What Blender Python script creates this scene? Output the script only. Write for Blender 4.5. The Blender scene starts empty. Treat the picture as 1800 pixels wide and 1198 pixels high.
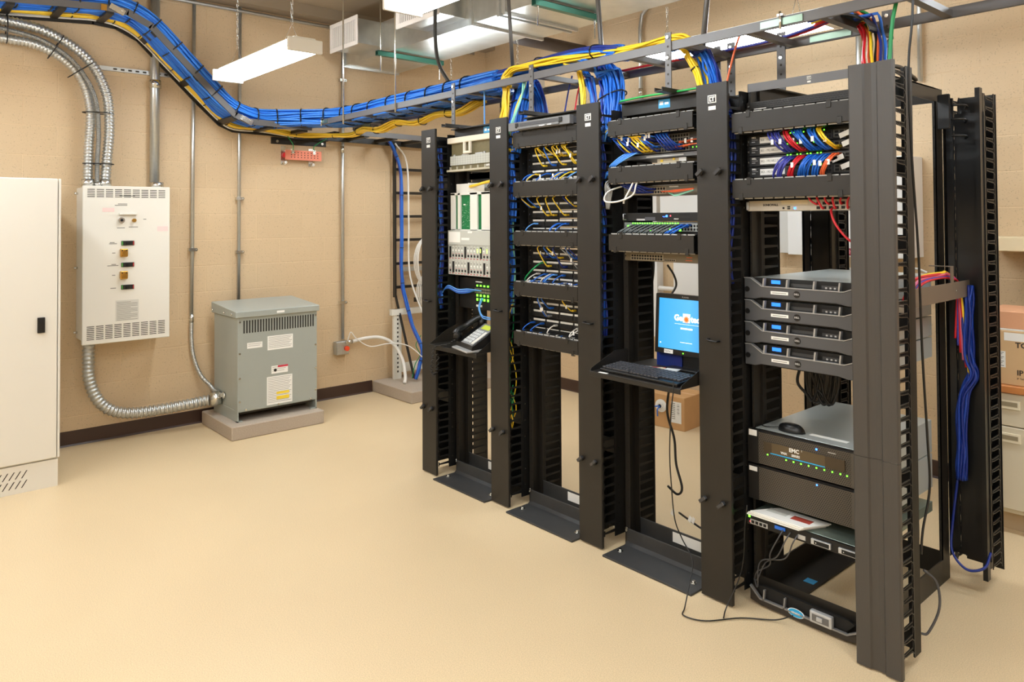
import bpy, math, random
from mathutils import Vector, Matrix
V = Vector
rnd = random.Random(7)
scn = bpy.context.scene
COL = scn.collection
H = 1.577                                   # camera height (m); camera stands at x=0,y=0
F_PX, ROW, PITCH, ROLL, YAW = 1300.024, 358.575, 0.01941, 0.00592, 0.8510
# ---------------------------------------------------------------- camera
Fw = V((-math.sin(YAW)*math.cos(PITCH), math.cos(YAW)*math.cos(PITCH), math.sin(PITCH)))
_r = V((math.cos(YAW), math.sin(YAW), 0)); _d = Fw.cross(_r)
Rr = _r*math.cos(ROLL) + _d*math.sin(ROLL)
Dd = -_r*math.sin(ROLL) + _d*math.cos(ROLL)
cam = bpy.data.cameras.new('camera'); camo = bpy.data.objects.new('camera', cam); COL.objects.link(camo)
m3 = Matrix((Rr, -Dd, -Fw)).transposed()
camo.matrix_world = Matrix.Translation((0, 0, H)) @ m3.to_4x4()
cam.sensor_width = 36; cam.sensor_fit = 'HORIZONTAL'; cam.lens = F_PX/1800*36
cam.shift_y = (ROW-599)/1800; cam.clip_start = 0.05; cam.clip_end = 60
scn.camera = camo
scn.view_settings.view_transform = 'Standard'; scn.view_settings.look = 'None'
scn.view_settings.gamma = 1; scn.view_settings.use_curve_mapping = False
scn.view_settings.exposure = 0.42
def ray(px, py): return Rr*((px-900)/F_PX) + Dd*((py-ROW)/F_PX) + Fw
def ax(px, py, x): d = ray(px, py); return V((0,0,H)) + d*(x/d.x)      # point of a sight line on the plane x
def ay(px, py, y): d = ray(px, py); return V((0,0,H)) + d*(y/d.y)
def az(px, py, z): d = ray(px, py); return V((0,0,H)) + d*((z-H)/d.z)
# ---------------------------------------------------------------- materials
MATS = {}
def lin(c):
    return tuple(((v/255)/12.92 if v/255 <= .04045 else ((v/255+.055)/1.055)**2.4) for v in c)
def mat(name, rgb, rough=.5, metal=0, emit=0, noise=0, nscale=40, bump=0, bscale=200, coat=0, alpha=1, trans=0, spec=.5, aniso=None):
    if name in MATS: return MATS[name]
    m = bpy.data.materials.new(name); m.use_nodes = True; nt = m.node_tree; b = nt.nodes['Principled BSDF']
    c = lin(rgb) if max(rgb) > 1 else rgb
    b.inputs['Base Color'].default_value = (*c, 1); b.inputs['Roughness'].default_value = rough
    b.inputs['Metallic'].default_value = metal; b.inputs['Specular IOR Level'].default_value = spec
    b.inputs['Coat Weight'].default_value = coat; b.inputs['Alpha'].default_value = alpha
    b.inputs['Transmission Weight'].default_value = trans
    if emit:
        b.inputs['Emission Color'].default_value = (*c, 1); b.inputs['Emission Strength'].default_value = emit
    if noise or bump:
        tc = nt.nodes.new('ShaderNodeTexCoord')
        if noise:
            n = nt.nodes.new('ShaderNodeTexNoise'); n.inputs['Scale'].default_value = nscale; n.inputs['Detail'].default_value = 6
            mp = nt.nodes.new('ShaderNodeMapping')
            if aniso: mp.inputs['Scale'].default_value = aniso
            nt.links.new(tc.outputs['Object'], mp.inputs['Vector']); nt.links.new(mp.outputs['Vector'], n.inputs['Vector'])
            mr = nt.nodes.new('ShaderNodeMapRange'); mr.inputs[3].default_value = 1-noise; mr.inputs[4].default_value = 1+noise
            nt.links.new(n.outputs['Fac'], mr.inputs[0])
            mx = nt.nodes.new('ShaderNodeMix'); mx.data_type = 'RGBA'; mx.blend_type = 'MULTIPLY'; mx.inputs[0].default_value = 1
            mx.inputs[6].default_value = (*c, 1); nt.links.new(mr.outputs[0], mx.inputs[7]); nt.links.new(mx.outputs[2], b.inputs['Base Color'])
        if bump:
            n2 = nt.nodes.new('ShaderNodeTexNoise'); n2.inputs['Scale'].default_value = bscale; n2.inputs['Detail'].default_value = 3
            nt.links.new(tc.outputs['Object'], n2.inputs['Vector'])
            bp = nt.nodes.new('ShaderNodeBump'); bp.inputs['Strength'].default_value = bump; bp.inputs['Distance'].default_value = .002
            nt.links.new(n2.outputs['Fac'], bp.inputs['Height']); nt.links.new(bp.outputs['Normal'], b.inputs['Normal'])
    MATS[name] = m; return m
BLK = mat('rack_black', (37, 34, 30), .42, noise=.10, nscale=18, bump=.15, bscale=900, spec=.4)
BLKD = mat('dull_black_shaded', (11, 10, 9), .55)  # lowered albedo: the deep shade inside the racks is put into this black
PLA = mat('black_plastic', (16, 16, 17), .35)
STEEL = mat('galvanised', (196, 198, 196), .34, .85, noise=.12, nscale=60)
DUCT = mat('duct_sheet', (205, 207, 203), .30, .9, noise=.22, nscale=9)
ZINC = mat('zinc_bright', (215, 215, 210), .25, 1)
GREY = mat('tray_grey', (92, 90, 90), .42, spec=.5)
WHITE = mat('white_paint', (236, 234, 226), .4)
CREAM = mat('cream_enamel', (226, 222, 212), .38, coat=.2)
DARKSLOT = mat('slot_dark', (52, 46, 36), .8)
PAPER = mat('paper_white', (238, 237, 232), .6)
TGREY = mat('transformer_grey', (160, 165, 158), .4, noise=.04, nscale=8, coat=.1)
BLUE = mat('cord_blue', (34, 104, 204), .38)
DBLUE = mat('cord_dark_blue', (20, 44, 130), .4)
LBLUE = mat('cord_light_blue', (96, 160, 232), .38)
YEL = mat('cord_yellow', (246, 206, 46), .38)
RED = mat('cord_red', (205, 32, 44), .38)
ORG = mat('cord_orange', (240, 110, 62), .38)
GRN = mat('cord_green', (20, 140, 78), .4)
AQUA = mat('cord_aqua', (140, 214, 190), .4)
PURP = mat('cord_violet_blue', (62, 66, 158), .4)
WCOR = mat('cord_white', (226, 222, 214), .4)
GCOR = mat('cord_grey', (150, 150, 148), .4)
KCOR = mat('cord_black', (20, 20, 20), .35)
GLED = mat('led_green', (90, 255, 40), .4, emit=5)
BLED = mat('led_blue', (40, 90, 255), .4, emit=9)
RLED = mat('led_red', (255, 60, 70), .4, emit=5)
CONC = mat('concrete_pad', (176, 162, 146), .85, noise=.30, nscale=160, bump=.5, bscale=300)
BRASS = mat('brass', (205, 160, 80), .3, 1)
SILV = mat('silver_plastic', (190, 192, 194), .35, .4)
CARD = mat('cardboard', (198, 154, 104), .75, noise=.06, nscale=20)
# ---------------------------------------------------------------- mesh builder
LOC = {}                                     # world location of every empty
class MB:
    def __init__(s, m=None): s.v = []; s.f = []; s.mi = []; s.mats = []; s.sm = []; s.cur = 0; s.smooth = False; s.use(m or BLK)
    def use(s, m):
        if m not in s.mats: s.mats.append(m)
        s.cur = s.mats.index(m); return s
    def face(s, idx): s.f.append(idx); s.mi.append(s.cur); s.sm.append(s.smooth)
    def raw(s, vs, fs):
        o = len(s.v); s.v += [tuple(q) for q in vs]
        for f in fs: s.face([o+i for i in f])
        return s
    def box(s, x0, x1, y0, y1, z0, z1):
        if x0 > x1: x0, x1 = x1, x0
        if y0 > y1: y0, y1 = y1, y0
        if z0 > z1: z0, z1 = z1, z0
        return s.raw([(x0,y0,z0),(x1,y0,z0),(x1,y1,z0),(x0,y1,z0),(x0,y0,z1),(x1,y0,z1),(x1,y1,z1),(x0,y1,z1)],
            [(0,3,2,1),(4,5,6,7),(0,1,5,4),(1,2,6,5),(2,3,7,6),(3,0,4,7)])
    def obox(s, c, ex, ey, ez):              # box from a centre and three half-extent vectors
        c = V(c); ex = V(ex); ey = V(ey); ez = V(ez)
        vs = [c+ex*i+ey*j+ez*k for i, j, k in [(-1,-1,-1),(1,-1,-1),(1,1,-1),(-1,1,-1),(-1,-1,1),(1,-1,1),(1,1,1),(-1,1,1)]]
        return s.raw(vs, [(0,3,2,1),(4,5,6,7),(0,1,5,4),(1,2,6,5),(2,3,7,6),(3,0,4,7)])
    def prism(s, poly, axis, a, b):          # poly in the other two axes (x:(y,z) y:(x,z) z:(x,y))
        def mk(p, t): return {'x': (t, p[0], p[1]), 'y': (p[0], t, p[1]), 'z': (p[0], p[1], t)}[axis]
        n = len(poly); vs = [mk(p, a) for p in poly]+[mk(p, b) for p in poly]
        ar = sum(poly[i][0]*poly[(i+1) % n][1]-poly[(i+1) % n][0]*poly[i][1] for i in range(n))
        flip = (ar > 0) ^ (axis == 'y') ^ (b < a)
        fs = [tuple(range(n))[::-1], tuple(range(n, 2*n))]+[(i, (i+1) % n, n+(i+1) % n, n+i) for i in range(n)]
        if not flip: fs = [f[::-1] for f in fs]
        return s.raw(vs, fs)
    def cyl(s, p0, p1, r, n=12, r2=None):
        p0 = V(p0); p1 = V(p1); d = (p1-p0).normalized(); a = d.orthogonal().normalized(); b = d.cross(a)
        r2 = r if r2 is None else r2; vs = []
        for p, q in ((p0, r), (p1, r2)):
            for i in range(n):
                t = 2*math.pi*i/n; vs.append(p+(a*math.cos(t)+b*math.sin(t))*q)
        sm = s.smooth; o = len(s.v); s.v += [tuple(q) for q in vs]; s.smooth = True
        for i in range(n): s.face([o+i, o+(i+1) % n, o+n+(i+1) % n, o+n+i])
        s.smooth = False; s.face([o+i for i in range(n)][::-1]); s.face([o+n+i for i in range(n)]); s.smooth = sm
        return s
    def tube(s, pts, r, n=6, rf=None, flat=None):
        pts = [V(p) for p in pts]; N = len(pts); o = len(s.v); prev = None
        for i, p in enumerate(pts):
            d = (pts[min(i+1, N-1)]-pts[max(i-1, 0)])
            d = d.normalized() if d.length > 1e-9 else V((0,0,1))
            if prev is None: a = d.orthogonal().normalized()
            else:
                a = prev-d*prev.dot(d); a = a.normalized() if a.length > 1e-6 else d.orthogonal().normalized()
            prev = a; b = d.cross(a); q = rf(i/(N-1)) if rf else r
            for k in range(n):
                t = 2*math.pi*k/n; s.v.append(tuple(p+(a*math.cos(t)+b*math.sin(t))*q))
        sm = s.smooth; s.smooth = True
        for i in range(N-1):
            for k in range(n): s.face([o+i*n+k, o+i*n+(k+1) % n, o+(i+1)*n+(k+1) % n, o+(i+1)*n+k])
        s.smooth = False; s.face([o+k for k in range(n)][::-1]); s.face([o+(N-1)*n+k for k in range(n)]); s.smooth = sm
        return s
    def build(s, name, parent=None, bevel=0, seg=1):
        me = bpy.data.meshes.new(name)
        if parent is not None: L = LOC[parent.name]
        else:
            xs, ys, zs = zip(*s.v); L = V(((min(xs)+max(xs))/2, (min(ys)+max(ys))/2, min(zs)))
        me.from_pydata([(a-L.x, b-L.y, c-L.z) for a, b, c in s.v], [], s.f)
        for m in s.mats: me.materials.append(m)
        me.polygons.foreach_set('material_index', s.mi); me.polygons.foreach_set('use_smooth', s.sm); me.update()
        o = bpy.data.objects.new(name, me); COL.objects.link(o)
        if parent is not None: o.parent = parent; LOC[o.name] = L
        else: o.location = L; LOC[o.name] = L
        if bevel:
            md = o.modifiers.new('bevel', 'BEVEL'); md.width = bevel; md.segments = seg; md.limit_method = 'ANGLE'; md.angle_limit = .7
        return o
def tag(o, label, cat, group=None, kind=None):
    if label: o['label'] = label
    if cat: o['category'] = cat
    if group: o['group'] = group
    if kind: o['kind'] = kind
    return o
def thing(name, label, cat, loc, group=None):
    o = bpy.data.objects.new(name, None); COL.objects.link(o); o.location = loc; o.empty_display_size = .05
    LOC[o.name] = V(loc); return tag(o, label, cat, group)
def struct(o): o['kind'] = 'structure'; return o
def copy_tree(o, delta, label=None):
    def rec(q, par):
        c = q.copy(); COL.objects.link(c)
        if par is not None: c.parent = par
        for ch in [k for k in q.children]: rec(ch, c)
        return c
    c = rec(o, None); c.location = o.location + V(delta)
    if label: c['label'] = label
    LOC[c.name] = V(c.location); return c
def smooth_path(ctrl, n=8):                  # Catmull-Rom through control points
    P = [V(p) for p in ctrl]; P = [P[0]*2-P[1]]+P+[P[-1]*2-P[-2]]; out = []
    for i in range(1, len(P)-2):
        for k in range(n):
            t = k/n; a, b, c, d = P[i-1], P[i], P[i+1], P[i+2]
            out.append(.5*((2*b)+(c-a)*t+(2*a-5*b+4*c-d)*t*t+(3*b-a-3*c+d)*t**3))
    out.append(P[-2]); return out
def text(s, size, pos, mat_, name='lettering', parent=None, normal='-y', align='LEFT', bold=0, sx=1, ext=.0004):
    cu = bpy.data.curves.new(name, 'FONT'); cu.body = s; cu.size = size; cu.align_x = align; cu.align_y = 'CENTER'
    cu.extrude = ext; cu.offset = bold; cu.resolution_u = 2
    t = bpy.data.objects.new(name+'_tmp', cu); COL.objects.link(t)
    bpy.context.view_layer.update()
    me = bpy.data.meshes.new_from_object(t.evaluated_get(bpy.context.evaluated_depsgraph_get()))
    bpy.data.objects.remove(t); bpy.data.curves.remove(cu)
    R = {'-y': Matrix(((1,0,0),(0,0,-1),(0,1,0))), '+x': Matrix(((0,0,1),(1,0,0),(0,1,0))), '+z': Matrix.Identity(3),
         '-yv': Matrix(((0,1,0),(0,0,-1),(-1,0,0)))}[normal] if isinstance(normal, str) else normal
    me.transform(Matrix.Diagonal((sx, 1, 1, 1))); me.transform(R.to_4x4())
    L = LOC[parent.name] if parent is not None else V((0,0,0))
    me.transform(Matrix.Translation(V(pos)-L)); me.materials.clear(); me.materials.append(mat_)
    o = bpy.data.objects.new(name, me); COL.objects.link(o)
    if parent is not None: o.parent = parent; LOC[o.name] = L
    return o
def bundle(mb, path, offs, r, n=5, wob=.004, seed=1, mats=None, frame=None):
    # many strands along one path; offs = [(a,b)] cross-section offsets in metres; frame(i) gives side and up vectors
    q = random.Random(seed); N = len(path)
    fr = []
    for i in range(N):
        d = (path[min(i+1, N-1)]-path[max(i-1, 0)]).normalized()
        if frame: sd, up = frame(i, d)
        else:
            up = V((0,0,1)) if abs(d.z) < .8 else V((0,1,0)); sd = d.cross(up).normalized(); up = sd.cross(d)
        fr.append((sd, up))
    for j, (a, b) in enumerate(offs):
        if mats: mb.use(mats[j % len(mats)])
        ph = q.random()*6.28; ph2 = q.random()*6.28; w = wob*(.5+q.random()); k = .5+q.random()
        mb.tube([path[i]+fr[i][0]*(a+w*math.sin(ph+k*i*.6))+fr[i][1]*(b+w*math.sin(ph2+k*i*.5)) for i in range(N)], r, n)
    return mb
def disc_offs(n, rx, ry, seed=3):
    q = random.Random(seed); out = []
    for i in range(n):
        t = math.sqrt((i+.5)/n); a = i*2.39996; out.append((t*rx*math.cos(a), t*ry*math.sin(a)))
    return out
# ================================================================ THE ROOM
XL, YB, XR, YF, ZC = -5.98, 4.88, 3.2, -2.6, 3.40
def block_mat(name, axis):
    m = bpy.data.materials.new(name); m.use_nodes = True; nt = m.node_tree; b = nt.nodes['Principled BSDF']; N = nt.nodes.new
    ge = N('ShaderNodeNewGeometry'); sp = N('ShaderNodeSeparateXYZ'); cb = N('ShaderNodeCombineXYZ')
    nt.links.new(ge.outputs['Position'], sp.inputs[0]); nt.links.new(sp.outputs[axis], cb.inputs[0]); nt.links.new(sp.outputs[2], cb.inputs[1])
    br = N('ShaderNodeTexBrick'); nt.links.new(cb.outputs[0], br.inputs['Vector'])
    br.inputs['Scale'].default_value = 1; br.inputs['Brick Width'].default_value = .4064; br.inputs['Row Height'].default_value = .2032
    br.inputs['Mortar Size'].default_value = .0045; br.inputs['Mortar Smooth'].default_value = .6; br.inputs['Bias'].default_value = 0
    c = lin((209, 183, 147))
    br.inputs['Color1'].default_value = (*c, 1); br.inputs['Color2'].default_value = (*[k*.965 for k in c], 1); br.inputs['Mortar'].default_value = (*[k*1.06 for k in c], 1)
    n = N('ShaderNodeTexNoise'); n.inputs['Scale'].default_value = 120; n.inputs['Detail'].default_value = 4; nt.links.new(ge.outputs['Position'], n.inputs['Vector'])
    mr = N('ShaderNodeMapRange'); mr.inputs[1].default_value = .28; mr.inputs[2].default_value = .40; mr.inputs[3].default_value = .68; mr.inputs[4].default_value = 1; nt.links.new(n.outputs['Fac'], mr.inputs[0])
    mx = N('ShaderNodeMix'); mx.data_type = 'RGBA'; mx.blend_type = 'MULTIPLY'; mx.inputs[0].default_value = 1
    nt.links.new(br.outputs['Color'], mx.inputs[6]); nt.links.new(mr.outputs[0], mx.inputs[7]); nt.links.new(mx.outputs[2], b.inputs['Base Color'])
    ad = N('ShaderNodeMath'); ad.operation = 'MULTIPLY_ADD'; ad.inputs[1].default_value = .35; nt.links.new(n.outputs['Fac'], ad.inputs[0])
    inv = N('ShaderNodeMath'); inv.operation = 'SUBTRACT'; inv.inputs[0].default_value = 1; nt.links.new(br.outputs['Fac'], inv.inputs[1]); nt.links.new(inv.outputs[0], ad.inputs[2])
    bp = N('ShaderNodeBump'); bp.inputs['Strength'].default_value = .5; bp.inputs['Distance'].default_value = .003
    nt.links.new(ad.outputs[0], bp.inputs['Height']); nt.links.new(bp.outputs['Normal'], b.inputs['Normal'])
    b.inputs['Roughness'].default_value = .55; return m
def floor_mat():
    m = bpy.data.materials.new('floor_sealed_concrete'); m.use_nodes = True; nt = m.node_tree; b = nt.nodes['Principled BSDF']; N = nt.nodes.new
    ge = N('ShaderNodeNewGeometry'); c = lin((219, 196, 158))
    n1 = N('ShaderNodeTexNoise'); n1.inputs['Scale'].default_value = 260; n1.inputs['Detail'].default_value = 2
    n2 = N('ShaderNodeTexNoise'); n2.inputs['Scale'].default_value = 1.3; n2.inputs['Detail'].default_value = 5
    for n in (n1, n2): nt.links.new(ge.outputs['Position'], n.inputs['Vector'])
    r1 = N('ShaderNodeMapRange'); r1.inputs[1].default_value = .3; r1.inputs[2].default_value = .7; r1.inputs[3].default_value = .82; r1.inputs[4].default_value = 1.12; nt.links.new(n1.outputs['Fac'], r1.inputs[0])
    r2 = N('ShaderNodeMapRange'); r2.inputs[3].default_value = .93; r2.inputs[4].default_value = 1.07; nt.links.new(n2.outputs['Fac'], r2.inputs[0])
    ml = N('ShaderNodeMath'); ml.operation = 'MULTIPLY'; nt.links.new(r1.outputs[0], ml.inputs[0]); nt.links.new(r2.outputs[0], ml.inputs[1])
    mx = N('ShaderNodeMix'); mx.data_type = 'RGBA'; mx.blend_type = 'MULTIPLY'; mx.inputs[0].default_value = 1; mx.inputs[6].default_value = (*c, 1)
    nt.links.new(ml.outputs[0], mx.inputs[7]); nt.links.new(mx.outputs[2], b.inputs['Base Color'])
    b.inputs['Roughness'].default_value = .38; b.inputs['Specular IOR Level'].default_value = .35
    bp = N('ShaderNodeBump'); bp.inputs['Strength'].default_value = .12; bp.inputs['Distance'].default_value = .002
    nt.links.new(n2.outputs['Fac'], bp.inputs['Height']); nt.links.new(bp.outputs['Normal'], b.inputs['Normal']); return m
WX, WY = block_mat('block_wall_x', 1), block_mat('block_wall_y', 0)
CEIL = mat('ceiling_deck', (176, 158, 132), .7, noise=.05, nscale=3)
T = .12
struct(MB(floor_mat()).box(XL-T, XR+T, YF-T, YB+T, -.1, 0).build('floor'))
struct(MB(CEIL).box(XL-T, XR+T, YF-T, YB+T, ZC, ZC+.1).build('ceiling'))
struct(MB(WX).box(XL-T, XL, YF-T, YB+T, 0, ZC).build('wall_left'))
struct(MB(WY).box(XL, XR, YB, YB+T, 0, ZC).build('wall_back'))
struct(MB(WX).box(XR, XR+T, YF-T, YB+T, 0, ZC).build('wall_right'))
struct(MB(WY).box(XL, XR, YF-T, YF, 0, ZC).build('wall_front'))
BASE = mat('vinyl_base', (62, 42, 34), .35)
def baseboard(name, pts, axis):
    b = MB(BASE)
    if axis == 'y': b.prism([(XL, 0), (XL+.016, 0), (XL+.008, .012), (XL+.006, .1), (XL, .104)], 'y', *pts)
    else: b.prism([(YB, 0), (YB-.016, 0), (YB-.008, .012), (YB-.006, .1), (YB, .104)], 'x', *pts)
    return struct(b.build(name))
baseboard('baseboard_left', (YF, 3.52), 'y'); baseboard('baseboard_back', (XL+.55, XR), 'x')
struct(MB(mat('steel_beam', (150, 134, 112), .6)).box(XL, XL+.16, YF, YB, ZC-.09, ZC).build('trim_1'))
# ================================================================ LIGHT FIXTURES
EM = bpy.data.materials.new('lens_lit'); EM.use_nodes = True
_b = EM.node_tree.nodes['Principled BSDF']; _b.inputs['Base Color'].default_value = (.9, .9, .9, 1)
_b.inputs['Emission Color'].default_value = (.88, .95, 1, 1); _b.inputs['Emission Strength'].default_value = 20
def light_fixture(x0, x1, y, label, ztop=ZC):
    t = thing('light_fixture', label, 'ceiling light', (x0, y, 2.58), 'hanging wraparound light fixtures')
    w, z = .105, 2.58
    for xe in (x0, x1): MB(WHITE).box(xe-.012, xe+.012, y-w-.004, y+w+.004, z-.006, z+.075).build('end_cap', t, .004)
    MB(WHITE).box(x0, x1, y-.07, y+.07, z+.066, z+.085).build('housing', t, .003)
    MB(EM).prism([(y-w+.02, z), (y+w-.02, z), (y+w, z+.03), (y+w-.02, z+.068), (y-w+.02, z+.068), (y-w, z+.03)], 'x', x0+.01, x1-.01).build('lens', t)
    for xx in (x0+.18, x1-.18):
        b = MB(ZINC)
        b.tube([(xx, y-.05, z+.085), (xx, y, z+.2), (xx, y+.05, z+.085)], .002, 5)
        n = int((ztop-z-.2)/.03)
        for i in range(n):
            zz = z+.2+i*.03; d = (.006, 0, 0) if i % 2 else (0, .006, 0)
            b.tube([(xx-d[0], y-d[1], zz), (xx-d[0], y-d[1], zz+.034), (xx+d[0], y+d[1], zz+.034), (xx+d[0], y+d[1], zz)], .0016, 4)
        b.build('hanging_chain', t)
    return t
light_fixture(-5.35, -4.11, 1.97, 'white wraparound light hanging over the panels by the left wall')
light_fixture(-3.03, -1.81, 1.96, 'white light fixture hanging in front of the silver duct, cut by the top edge')
light_fixture(-.71, .51, 1.96, 'white light fixture in the front row beyond the top right of the view')
light_fixture(-5.30, -4.08, 3.80, 'white light fixture in the rear row below the duct, glimpsed through the ladder tray', 3.39)
light_fixture(-3.02, -1.80, 3.80, 'glaring white light fixture seen through the rungs of the ladder tray', 2.92)
light_fixture(-.70, .52, 3.80, 'white light fixture in the rear row past the right end of the racks', 2.92)
for yy in (.2, -1.5):
    for i, xx in enumerate((-5.3, -3.0, -.7, 1.6)):
        light_fixture(xx, xx+1.22, yy, 'white light fixture behind the camera, row %s, place %s from the left wall' % ('one' if yy > 0 else 'two', ('first', 'second', 'third', 'fourth')[i]))
# ================================================================ LEFT WALL
def flex(pts, r, name, label, group=None, step=None, m=STEEL, ties=()):
    path = smooth_path(pts, 14); L = 0; b = MB(m); step = step or r*.17
    # resample evenly, ribbed radius
    S = [0]
    for i in range(1, len(path)): S.append(S[-1]+(path[i]-path[i-1]).length)
    n = int(S[-1]/step); out = []; j = 0
    for k in range(n+1):
        s_ = S[-1]*k/n
        while j < len(S)-2 and S[j+1] < s_: j += 1
        out.append(path[j].lerp(path[j+1], (s_-S[j])/max(1e-9, S[j+1]-S[j])))
    N = len(out)-1
    b.tube(out, r, 12, rf=lambda t: r*(1, .89, .78, .89)[int(round(t*N)) % 4])
    o = b.build(name); tag(o, label, 'conduit', group); return o, out
def emt(pts, r, label, couplings=(), name='steel_conduit', m=STEEL, straps=()):
    t = thing(name, label, 'conduit', pts[0], 'rigid conduits on the walls')
    MB(m).tube(pts, r, 12).build('pipe', t)
    if couplings:
        b = MB(ZINC)
        for p in couplings: p = V(p); b.cyl(p-V((0,0,.03)), p+V((0,0,.03)), r*1.22, 12)
        b.build('coupling', t)
    if straps:
        b = MB(ZINC)
        for p in straps: p = V(p); b.box(p.x-r*1.3, p.x+r*1.3, p.y-r*2.1, p.y+r*2.4, p.z-.012, p.z+.012).cyl((p.x, p.y+r*2, p.z), (p.x+r*2, p.y+r*2, p.z), .006, 8)
        b.build('strap', t)
    return t
# --- tall cream cabinet, far left
c = thing('electrical_cabinet', 'tall cream floor-standing electrical cabinet at the left edge, black latch on its door', 'cabinet', (-5.5, .4, 0))
MB(CREAM).box(-5.96, -5.155, -.15, .885, .02, 1.815).build('body', c, .004)
MB(CREAM).box(-5.155, -5.128, -.15, .876, .17, 1.832).build('door', c, .005)
MB(CREAM).box(-5.155, -5.132, .880, .893, .17, 1.832).build('door_edge', c, .003)
b = MB(CREAM).box(-5.155, -5.14, -.15, .885, 0, .16).use(DARKSLOT)
for row in (0, 1):
    for i in range(26):
        y = .70-i*.031; z = .105-row*.055
        b.raw([(-5.139, y, z-.02), (-5.139, y+.006, z-.02), (-5.139, y+.032, z+.022), (-5.139, y+.026, z+.022)], [(0,1,2,3)])
b.build('vent_plinth', c)
hd = MB(PLA); p0 = ax(72, 571, -5.128); hd.box(-5.128, -5.112, p0.y-.019, p0.y+.019, p0.z-.045, p0.z+.045); hd.use(BLKD).box(-5.112, -5.108, p0.y-.012, p0.y+.012, p0.z+.012, p0.z+.032).build('latch', c, .005, 2)
# --- cream wall panel with brass locks
p = thing('breaker_box', 'cream wall-mounted power panel with brass padlocks and three breaker switches', 'electrical panel', (-5.98, 1.4, .73))
MB(CREAM).box(-5.98, -5.745, 1.135, 1.675, .75, 1.81).build('back_box', p, .003)
MB(CREAM).box(-5.745, -5.72, 1.122, 1.685, .73, 1.82).build('front_cover', p, .004)
for rows, zt, n in ((5, 1.797, 9), (8, .855, 9)):
    b = MB(DARKSLOT)
    for i in range(n):
        for k in range(rows):
            y = 1.150+i*.057; z = zt-k*.0125; b.box(-5.721, -5.7192, y, y+.046, z-.005, z)
    b.build('vent_slots', p)
fx = -5.72
for z in (1.42, 1.268, 1.111):
    k = MB(mat('breaker_black', (30, 28, 26), .4)).box(fx, fx+.008, 1.362, 1.445, z-.016, z+.016).build('breaker_switch', p, .002)
    MB(PLA).box(fx+.008, fx+.022, 1.392, 1.412, z-.007, z+.007).use(mat('mark_green', (70, 150, 60), .5)).box(fx+.008, fx+.0095, 1.364, 1.372, z-.013, z+.013).use(mat('mark_red', (170, 40, 40), .5)).box(fx+.008, fx+.0095, 1.436, 1.443, z-.013, z+.013).build('toggle', k)
for z in (1.353, 1.197):
    k = MB(BRASS).box(fx, fx+.03, 1.352, 1.400, z-.028, z+.028).build('brass_lock', p, .005, 2)
    MB(BRASS).cyl((fx+.03, 1.376, z-.002), (fx+.045, 1.376, z-.002), .017, 14).use(DARKSLOT).box(fx+.03, fx+.0315, 1.358, 1.366, z+.012, z+.02).box(fx+.03, fx+.0315, 1.386, 1.394, z+.012, z+.02).build('lock_barrel', k)
MB(ZINC).cyl((fx, 1.361, 1.581), (fx+.02, 1.361, 1.581), .02, 16).use(PLA).cyl((fx+.02, 1.361, 1.581), (fx+.022, 1.361, 1.581), .01, 12).build('indicator_lamp', p)
MB(BRASS).cyl((fx, 1.442, 1.580), (fx+.025, 1.442, 1.580), .013, 12).build('selector_switch', p)
MB(CREAM).box(fx, fx+.02, 1.345, 1.46, 1.618, 1.633).build('switch_guard', p, .003)
GT = mat('print_grey', (120, 118, 112), .6); PK = mat('label_pink', (238, 206, 202), .6)
MB(PK).box(fx, fx+.001, 1.243, 1.318, 1.640, 1.668).build('warning_label', p); MB(PK).box(fx, fx+.001, 1.60, 1.672, 1.50, 1.535).build('warning_label', p)
b = MB(mat('label_plate', (206, 203, 194), .5)).box(fx, fx+.001, 1.327, 1.477, .875, 1.02)
b.use(GT)
for i in range(14): b.box(fx+.001, fx+.0014, 1.335, 1.335+(.134 if i % 4 else .09), 1.005-i*.0095, 1.0075-i*.0095)
b.build('instruction_label', p)
b = MB(GT)
for y, z, w in ((1.34, 1.693, .06), (1.32, 1.683, .08), (1.285, 1.415, .05), (1.29, 1.423, .03), (1.275, 1.262, .07), (1.30, 1.27, .03), (1.295, 1.105, .035), (1.305, 1.35, .02), (1.305, 1.195, .02), (1.335, 1.525, .05), (1.41, 1.53, .06), (1.35, 1.75, .1), (1.505, 1.585, .02)):
    b.box(fx, fx+.0008, y, y+w, z, z+.005)
b.build('printed_legend', p)
b = MB(ZINC)
for z in (.8, 1.25, 1.77): b.cyl((-5.9, 1.128, z), (-5.9, 1.105, z), .008, 8)
b.build('side_screw', p)
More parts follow.
